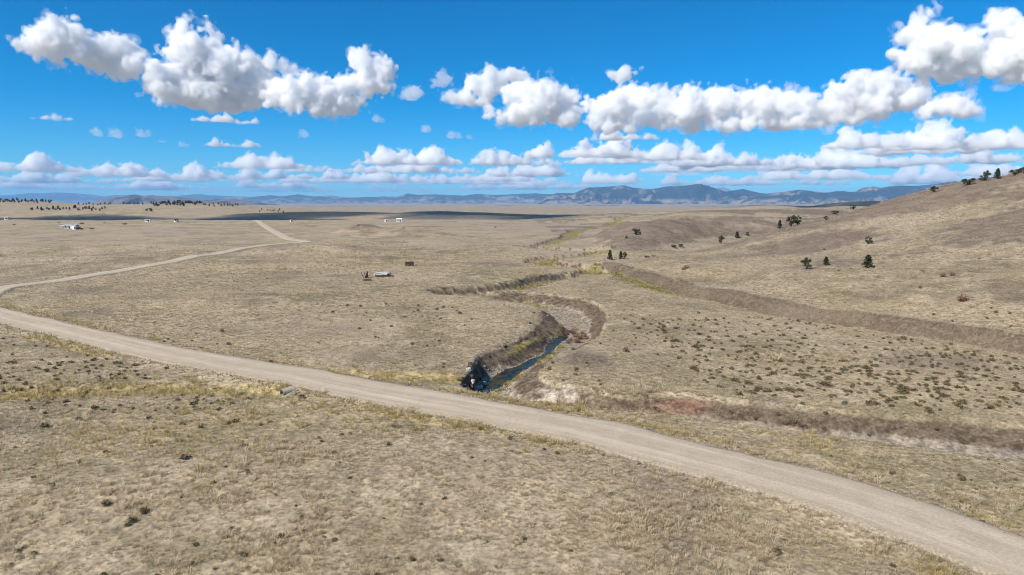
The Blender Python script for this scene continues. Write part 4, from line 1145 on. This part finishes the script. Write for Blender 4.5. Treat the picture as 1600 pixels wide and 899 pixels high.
# ------------------------------------------------------------------ boulders, culvert, sheds, far buildings
def boulder(seed, flat=.7):
    bm = bmesh.new(); bmesh.ops.create_icosphere(bm, subdivisions=3, radius=1.0)
    o = Vector((seed * 7.1, seed * 3.3, 1.7))
    for v in bm.verts:
        d = v.co.normalized()
        c = 1.0 + .42 * mnoise.noise(d * 1.1 + o) + .16 * mnoise.noise(d * 2.7 + o)
        q = d * c
        for ax_ in (Vector((1, .3, .2)), Vector((-.2, 1, .4)), Vector((.3, -.5, 1)), Vector((-1, -.6, .3))):
            a_ = ax_.normalized(); k = q.dot(a_)
            if k > .62: q -= a_ * (k - .62) * .85
        v.co = Vector((q.x, q.y, q.z * flat))
    me = bpy.data.meshes.new('boulder'); bm.to_mesh(me); bm.free()
    return me
M_ROCKD = simple('dark_rock_shade', (.085, .066, .048), .5, .5, bump=.7)  # dark tone also stands for the deep shadow on the stream bank
M_ROCKP = simple('pale_rock', (.50, .46, .40), .3, .4, bump=.6)
RD = [boulder(k) for k in range(5)]; RP = [boulder(9 + k, .55) for k in range(3)]
for m in RD: m.materials.append(M_ROCKD)
for m in RP: m.materials.append(M_ROCKP)
rk = np.random.default_rng(31)
for k in range(22):
    t = rk.uniform(0, 1); y = 82 + 11 * t; x = np.interp(y, [78, 84, 88.5, 92.5, 99.4], [-4.6, -6.4, -5.8, -5.4, -4.6]) + rk.uniform(-.3, 1.3)
    o = link('boulder', RD[k % 5]); s = rk.uniform(.25, .62); o.location = (x, y, ground_z(x, y) + .1 * s); o.rotation_euler = tuple(rk.uniform(-.5, .5, 2)) + (rk.uniform(0, 6),); o.scale = (s, s * rk.uniform(.7, 1.2), s * rk.uniform(.8, 1.3))
    tag(o, 'dark rock in the steep broken bank above the stream pool', 'rock', 'dark rocks of the steep stream bank')
for k, (px, py, s) in enumerate([(741, 604, .95), (750, 600, .75), (757, 588, .6), (747, 594, .65), (738, 597, .6), (758, 582, .45), (733, 594, .45), (752, 606, .5)]):
    x, y = ground(px, py, -1.6); z = ground_z(x, y)
    o = link('boulder', RP[k % 3]); o.location = (x, y, z + .2 * s); o.rotation_euler = (.2 * k, .1, k * 1.1); o.scale = (s, s * .8, s)
    tag(o, 'pale lichen-grey slab of rock at the head of the stream pool', 'rock', 'pale slabs at the stream pool')
for k in range(14):
    y = rk.uniform(100, 124); x = float(np.interp(y, [99.4, 103.6, 111.6, 124], [-4.6, -2.3, 1.0, 5.4])) + rk.uniform(0, 1.0)
    o = link('boulder', RD[k % 5]); s = rk.uniform(.18, .45); o.location = (x, y, ground_z(x, y)); o.rotation_euler = (0, 0, k); o.scale = (s, s, s)
    tag(o, 'small dark rock showing in the eroded earth bank', 'rock', 'small rocks of the eroded earth bank')

def box(bm, x0, x1, y0, y1, z0, z1):
    vs_ = [bm.verts.new(p) for p in ((x0, y0, z0), (x1, y0, z0), (x1, y1, z0), (x0, y1, z0), (x0, y0, z1), (x1, y0, z1), (x1, y1, z1), (x0, y1, z1))]
    for f in ((3, 2, 1, 0), (4, 5, 6, 7), (0, 1, 5, 4), (1, 2, 6, 5), (2, 3, 7, 6), (3, 0, 4, 7)): bm.faces.new([vs_[i] for i in f])
    return vs_
def part(name, boxes, mat, parent, rot=None, loc=None):
    bm = bmesh.new()
    for b in boxes: box(bm, *b)
    me = bpy.data.meshes.new(name); bm.to_mesh(me); bm.free()
    o = link(name, me, parent, mat)
    if rot: o.rotation_euler = rot
    if loc: o.location = loc
    return o
def gable(name, x0, x1, y0, y1, z0, zr, mat, parent, t=.12):
    """two roof slopes with thickness, ridge along x"""
    ym = (y0 + y1) / 2
    V = [(x0, y0, z0), (x1, y0, z0), (x1, ym, zr), (x0, ym, zr), (x1, y1, z0), (x0, y1, z0)]
    V += [(a, b, c + t) for a, b, c in V]
    F = [(0, 3, 2, 1), (3, 5, 4, 2), (6, 7, 8, 9), (9, 8, 10, 11), (0, 1, 7, 6), (4, 5, 11, 10), (1, 2, 8, 7), (2, 4, 10, 8), (3, 0, 6, 9), (5, 3, 9, 11)]
    me = bpy.data.meshes.new(name); me.from_pydata(V, [], F); me.update()
    return link(name, me, parent, mat)
M_GALV = simple('galvanised_steel', (.40, .375, .34), .25, .3, rough=.6)
M_PIPEDARK = simple('culvert_shade', (.03, .026, .022), .4, .3)  # near-black tone painting the shade inside the pipe
M_WOOD = simple('weathered_timber', (.085, .062, .045), .45, .3, bump=.4)
M_WOODL = simple('grey_timber', (.24, .20, .16), .35, .3, bump=.4)
M_TIN = simple('old_roof_tin', (.52, .49, .47), .25, 1.0, rough=.55, metal=.3)
M_WHITE = simple('white_siding', (.80, .79, .76), .06, 2.0, rough=.6)
M_ROOF = simple('grey_roofing', (.42, .41, .40), .15, 1.5)
M_DARK = simple('dark_opening', (.02, .02, .022), .2, .6, rough=.3)
M_PAINT = simple('dark_paint', (.03, .034, .04), .2, .6, rough=.35)
M_RUBBER = simple('rubber', (.02, .02, .02), .2, .2)

# corrugated culvert pipe under the road
cx, cy2 = ground(440, 616, -.3)
def culvert():
    V, F = [], []; n, L, r0, m = 20, 3.2, .42, 48
    for shell, off in ((0, 0.0), (1, -.03)):
        for k in range(m + 1):
            for j in range(n):
                a = 2 * math.pi * j / n; r = r0 + off + .012 * math.sin(k * 2.1)
                V.append((k * L / m, r * math.cos(a), r * math.sin(a)))
    def vid(s, k, j): return s * (m + 1) * n + k * n + j % n
    for s in (0, 1):
        for k in range(m):
            for j in range(n):
                f = [vid(s, k, j), vid(s, k + 1, j), vid(s, k + 1, j + 1), vid(s, k, j + 1)]
                F.append(f if s else f[::-1])
    for j in range(n): F.append([vid(0, 0, j), vid(0, 0, j + 1), vid(1, 0, j + 1), vid(1, 0, j)])
    me = bpy.data.meshes.new('culvert_pipe'); me.from_pydata(V, [], F); me.update()
    return me
cr = empty('culvert', (cx, cy2, ground_z(cx, cy2) + .30), R(48))
tag(cr, 'short corrugated metal culvert pipe sticking out below the gravel road', 'culvert')
link('pipe', culvert(), cr, M_GALV)
bm = bmesh.new(); bmesh.ops.create_circle(bm, cap_ends=True, segments=20, radius=.40); me = bpy.data.meshes.new('shade_disc'); bm.to_mesh(me); bm.free()
o = link('shade_disc', me, cr, M_PIPEDARK); o.rotation_euler = (0, math.pi / 2, 0); o.location = (1.7, 0, 0)  # added disc that paints the darkness within the pipe mouth

hs = hits([(640, 416.5), (598, 433), (573, 435), (574, 439)], 400)
# roofless log cabin
x, y, z = hs[0]; t = empty('log_cabin_ruin', (x, y, z), R(8)); tag(t, 'small roofless log cabin ruin standing alone on the meadow', 'ruin')
for nm, bx_ in (('front_wall', (-1.35, 1.35, -.9, -.75)), ('back_wall', (-1.35, 1.35, .95, 1.1)), ('side_wall', (-1.36, -1.2, -.75, .95)), ('side_wall', (1.0, 1.16, -.75, .95))):
    hgt = [1.75, 1.7, 1.75, .9][('front_wall', 'back_wall', 'side_wall').index(nm) if bx_[0] < 1 else 3]
    w_ = empty(nm, (0, 0, 0)); w_.parent = t
    n = int(hgt / .22)
    for k in range(n):
        e = .10 * (k % 2)
        if nm == 'side_wall': part('log', [(bx_[0] + .01 * (k % 3), bx_[1] + .01 * (k % 3), bx_[2] - e, bx_[3] + e, k * .22, k * .22 + .19)], M_WOOD, w_)
        else: part('log', [(bx_[0] - e, bx_[1] + e, bx_[2] + .01 * (k % 3), bx_[3] + .01 * (k % 3), k * .22, k * .22 + .19)], M_WOOD, w_)
part('wall_plate', [(-1.5, 1.5, -.95, -.7, 1.54, 1.66)], M_WOODL, t)
x2, y2, z2 = x + 2.3, y - .3, ground_z(x + 2.3, y - .3)
t = empty('plank_heap', (x2, y2, z2), .4); tag(t, 'little heap of fallen boards beside the log cabin ruin', 'boards')
for k in range(4): part('board', [(-.8, .8, -.09, .09, 0, .05)], M_WOOD, t, (0, .12 * k - .1, .5 * k), (0, .1 * k, .12 + .09 * k))
# collapsed shed with a tin roof
x, y, z = hs[1]; t = empty('collapsed_shed', (x, y, z), R(-6)); tag(t, 'collapsed shed whose pale tin roof slopes down to the grass', 'shed')
part('roof_sheet', [(-2.6, 1.6, -1.5, 1.3, 0, .06)], M_TIN, t, (R(13), R(-4), 0), (0, .3, .95))
part('roof_sheet', [(-.8, 1.1, -1.0, 1.1, 0, .06)], M_TIN, t, (R(-8), R(22), 0), (2.0, .2, .82))
part('front_wall', [(-1.6, .3, -1.25, -1.12, -.1, .62)], M_WOOD, t); part('front_wall', [(.7, 2.2, -1.3, -1.18, -.1, .55)], M_WOOD, t)
part('back_wall', [(-2.2, 2.2, 1.2, 1.32, -.1, 1.0)], M_WOOD, t)
part('rafter', [(-2.3, 2.7, -.06, .06, 0, .12)], M_WOODL, t, (0, R(3), 0), (0, 0, .84))
for k in (-1.9, .5, 2.3): part('post', [(k, k + .14, -1.1, -.96, -.2, .9)], M_WOOD, t)
# leaning timbers
x, y, z = hs[2]; t = empty('leaning_timbers', (x, y, z), 0); tag(t, 'dark timbers leaning together like a tent beside the collapsed shed', 'timbers')
for k, (a, b_) in enumerate([(.5, 0), (-.55, .2), (.35, .9), (-.3, -.8), (.6, 2.2), (-.5, 1.5), (.45, -1.6), (.15, .4)]):
    part('timber', [(-.11, .11, -.05, .05, -.1, 1.9)], M_WOOD, t, (a * math.cos(b_) * .9, a * .9, b_), (-a * .95, .35 * math.sin(b_ * 2), 0))
x, y, z = hs[3]; t = empty('plank_heap', (x, y, z), .1); tag(t, 'flat heap of dark planks in front of the leaning timbers', 'boards')
for k in range(7): part('plank', [(-1.1, 1.1, -.1, .1, 0, .06)], M_WOOD, t, (0, .05 * (k % 3 - 1), .22 * (k % 4 - 1.5)), (.3 * (k % 3 - 1), .2 * (k % 4 - 1), .07 + .06 * k))

# far white buildings on the bench
FB = [(108, 357.5), (118.5, 358.5), (99, 357.5), (231, 346.8), (275.5, 347), (624, 346.6), (603, 346.8), (455, 346.8), (10, 338.6), (124, 358.8)]
fb = hits(FB, 1000, 1500)
def house(i, w, d, h, rise, label, name='house', cat='house', rz=0.0, windows=2, roof=M_ROOF):
    x, y, z = fb[i]; t = empty(name, (x, y, z), rz); tag(t, label, cat)
    part('wall', [(-w / 2, w / 2, -d / 2, d / 2, -.4, h)], M_WHITE, t)
    gable('roof', -w / 2 - .25, w / 2 + .25, -d / 2 - .25, d / 2 + .25, h + .003, h + rise, roof, t)
    part('door', [(w * .12, w * .12 + .95, -d / 2 - .06, -d / 2 + .02, .1, 2.1)], M_DARK, t)
    for k in range(windows):
        xx = -w / 2 + w * (k + .6) / (windows + 1.4)
        part('window', [(xx, xx + 1.1, -d / 2 - .05, -d / 2 + .02, 1.1, 2.0)], M_DARK, t)
    return t
house(0, 6.5, 3.6, 3.1, .35, 'long white mobile home on the open bench', 'mobile_home', 'mobile home', 0.05)
house(1, 3.4, 4.0, 2.9, .7, 'white shed with a dark open end beside the mobile home', 'shed', 'shed', -.25, 0)
x, y, z = fb[2]; t = empty('carport', (x, y, z), .05); tag(t, 'open-sided white carport attached at the end of the mobile home', 'carport')
part('roof', [(-2.6, 2.2, -1.8, 1.8, 2.5, 2.65)], M_WHITE, t)
for px_ in (-2.4, 1.9):
    for py_ in (-1.6, 1.5): part('post', [(px_, px_ + .14, py_, py_ + .14, -.3, 2.5)], M_WHITE, t)
house(3, 5.6, 2.8, 2.2, .4, 'white trailer house with a dark end far out on the bench', 'mobile_home', 'mobile home', .2, 2)
house(4, 3.2, 3.0, 2.1, .7, 'small white house alone on the bench, nearer the road fork', 'house', 'house', -.2, 1, M_DARK)
house(5, 6.2, 4.0, 2.8, .8, 'white house on the bench beyond the dark-topped mound', 'house', 'house', .1, 3, M_WHITE)
house(6, 3.0, 2.2, 1.7, .4, 'little white shed beside the house beyond the mound', 'shed', 'shed', 0, 0, M_WHITE)
house(7, 2.4, 2.0, 1.8, .4, 'tiny white shed standing by itself on the bench past the road corner', 'shed', 'shed', 0, 0, M_ROOF)
house(8, 4.0, 3.4, 2.4, .8, 'pale farmhouse at the foot of the wooded ridge', 'house', 'house', .3, 2, M_ROOF)
def pickup(x, y, z, rz, label):
    t = empty('pickup_truck', (x, y, z), rz); tag(t, label, 'truck')
    part('body', [(-2.6, 2.6, -.9, .9, .45, 1.05)], M_PAINT, t); part('cab', [(-.9, .9, -.85, .85, 1.053, 1.75)], M_PAINT, t); part('windscreen', [(.903, .95, -.75, .75, 1.15, 1.65)], M_DARK, t)
    for a in (-1.6, 1.6):
        for b_ in (-.85, .85):
            bm = bmesh.new(); bmesh.ops.create_cone(bm, cap_ends=True, segments=14, radius1=.38, radius2=.38, depth=.25); me = bpy.data.meshes.new('wheel'); bm.to_mesh(me); bm.free()
            o = link('wheel', me, t, M_RUBBER); o.rotation_euler = (math.pi / 2, 0, 0); o.location = (a, b_, .36)
    return t
x, y, z = fb[9]; pickup(x, y, z, .3, 'dark pickup truck parked by the white shed')
fs = [(92, 349), (128, 350.5), (143.5, 358.5), (195, 351), (22, 352), (163, 349), (560, 353), (631, 357), (774, 356)]
for k, (x, y, z) in enumerate(hits(fs, 900)):
    o = link('sage_bush', SHRUB_ME[k % 4]); o.location = (x, y, z); s = [2.2, 4.0, 3.0, 4.0, 2.5, 1.8, 1.6, 2, 2][k]; o.scale = (s * 1.5, s, s * .8)
    tag(o, 'lone dark bush far out on the open bench', 'bush', 'lone bushes on the open bench')
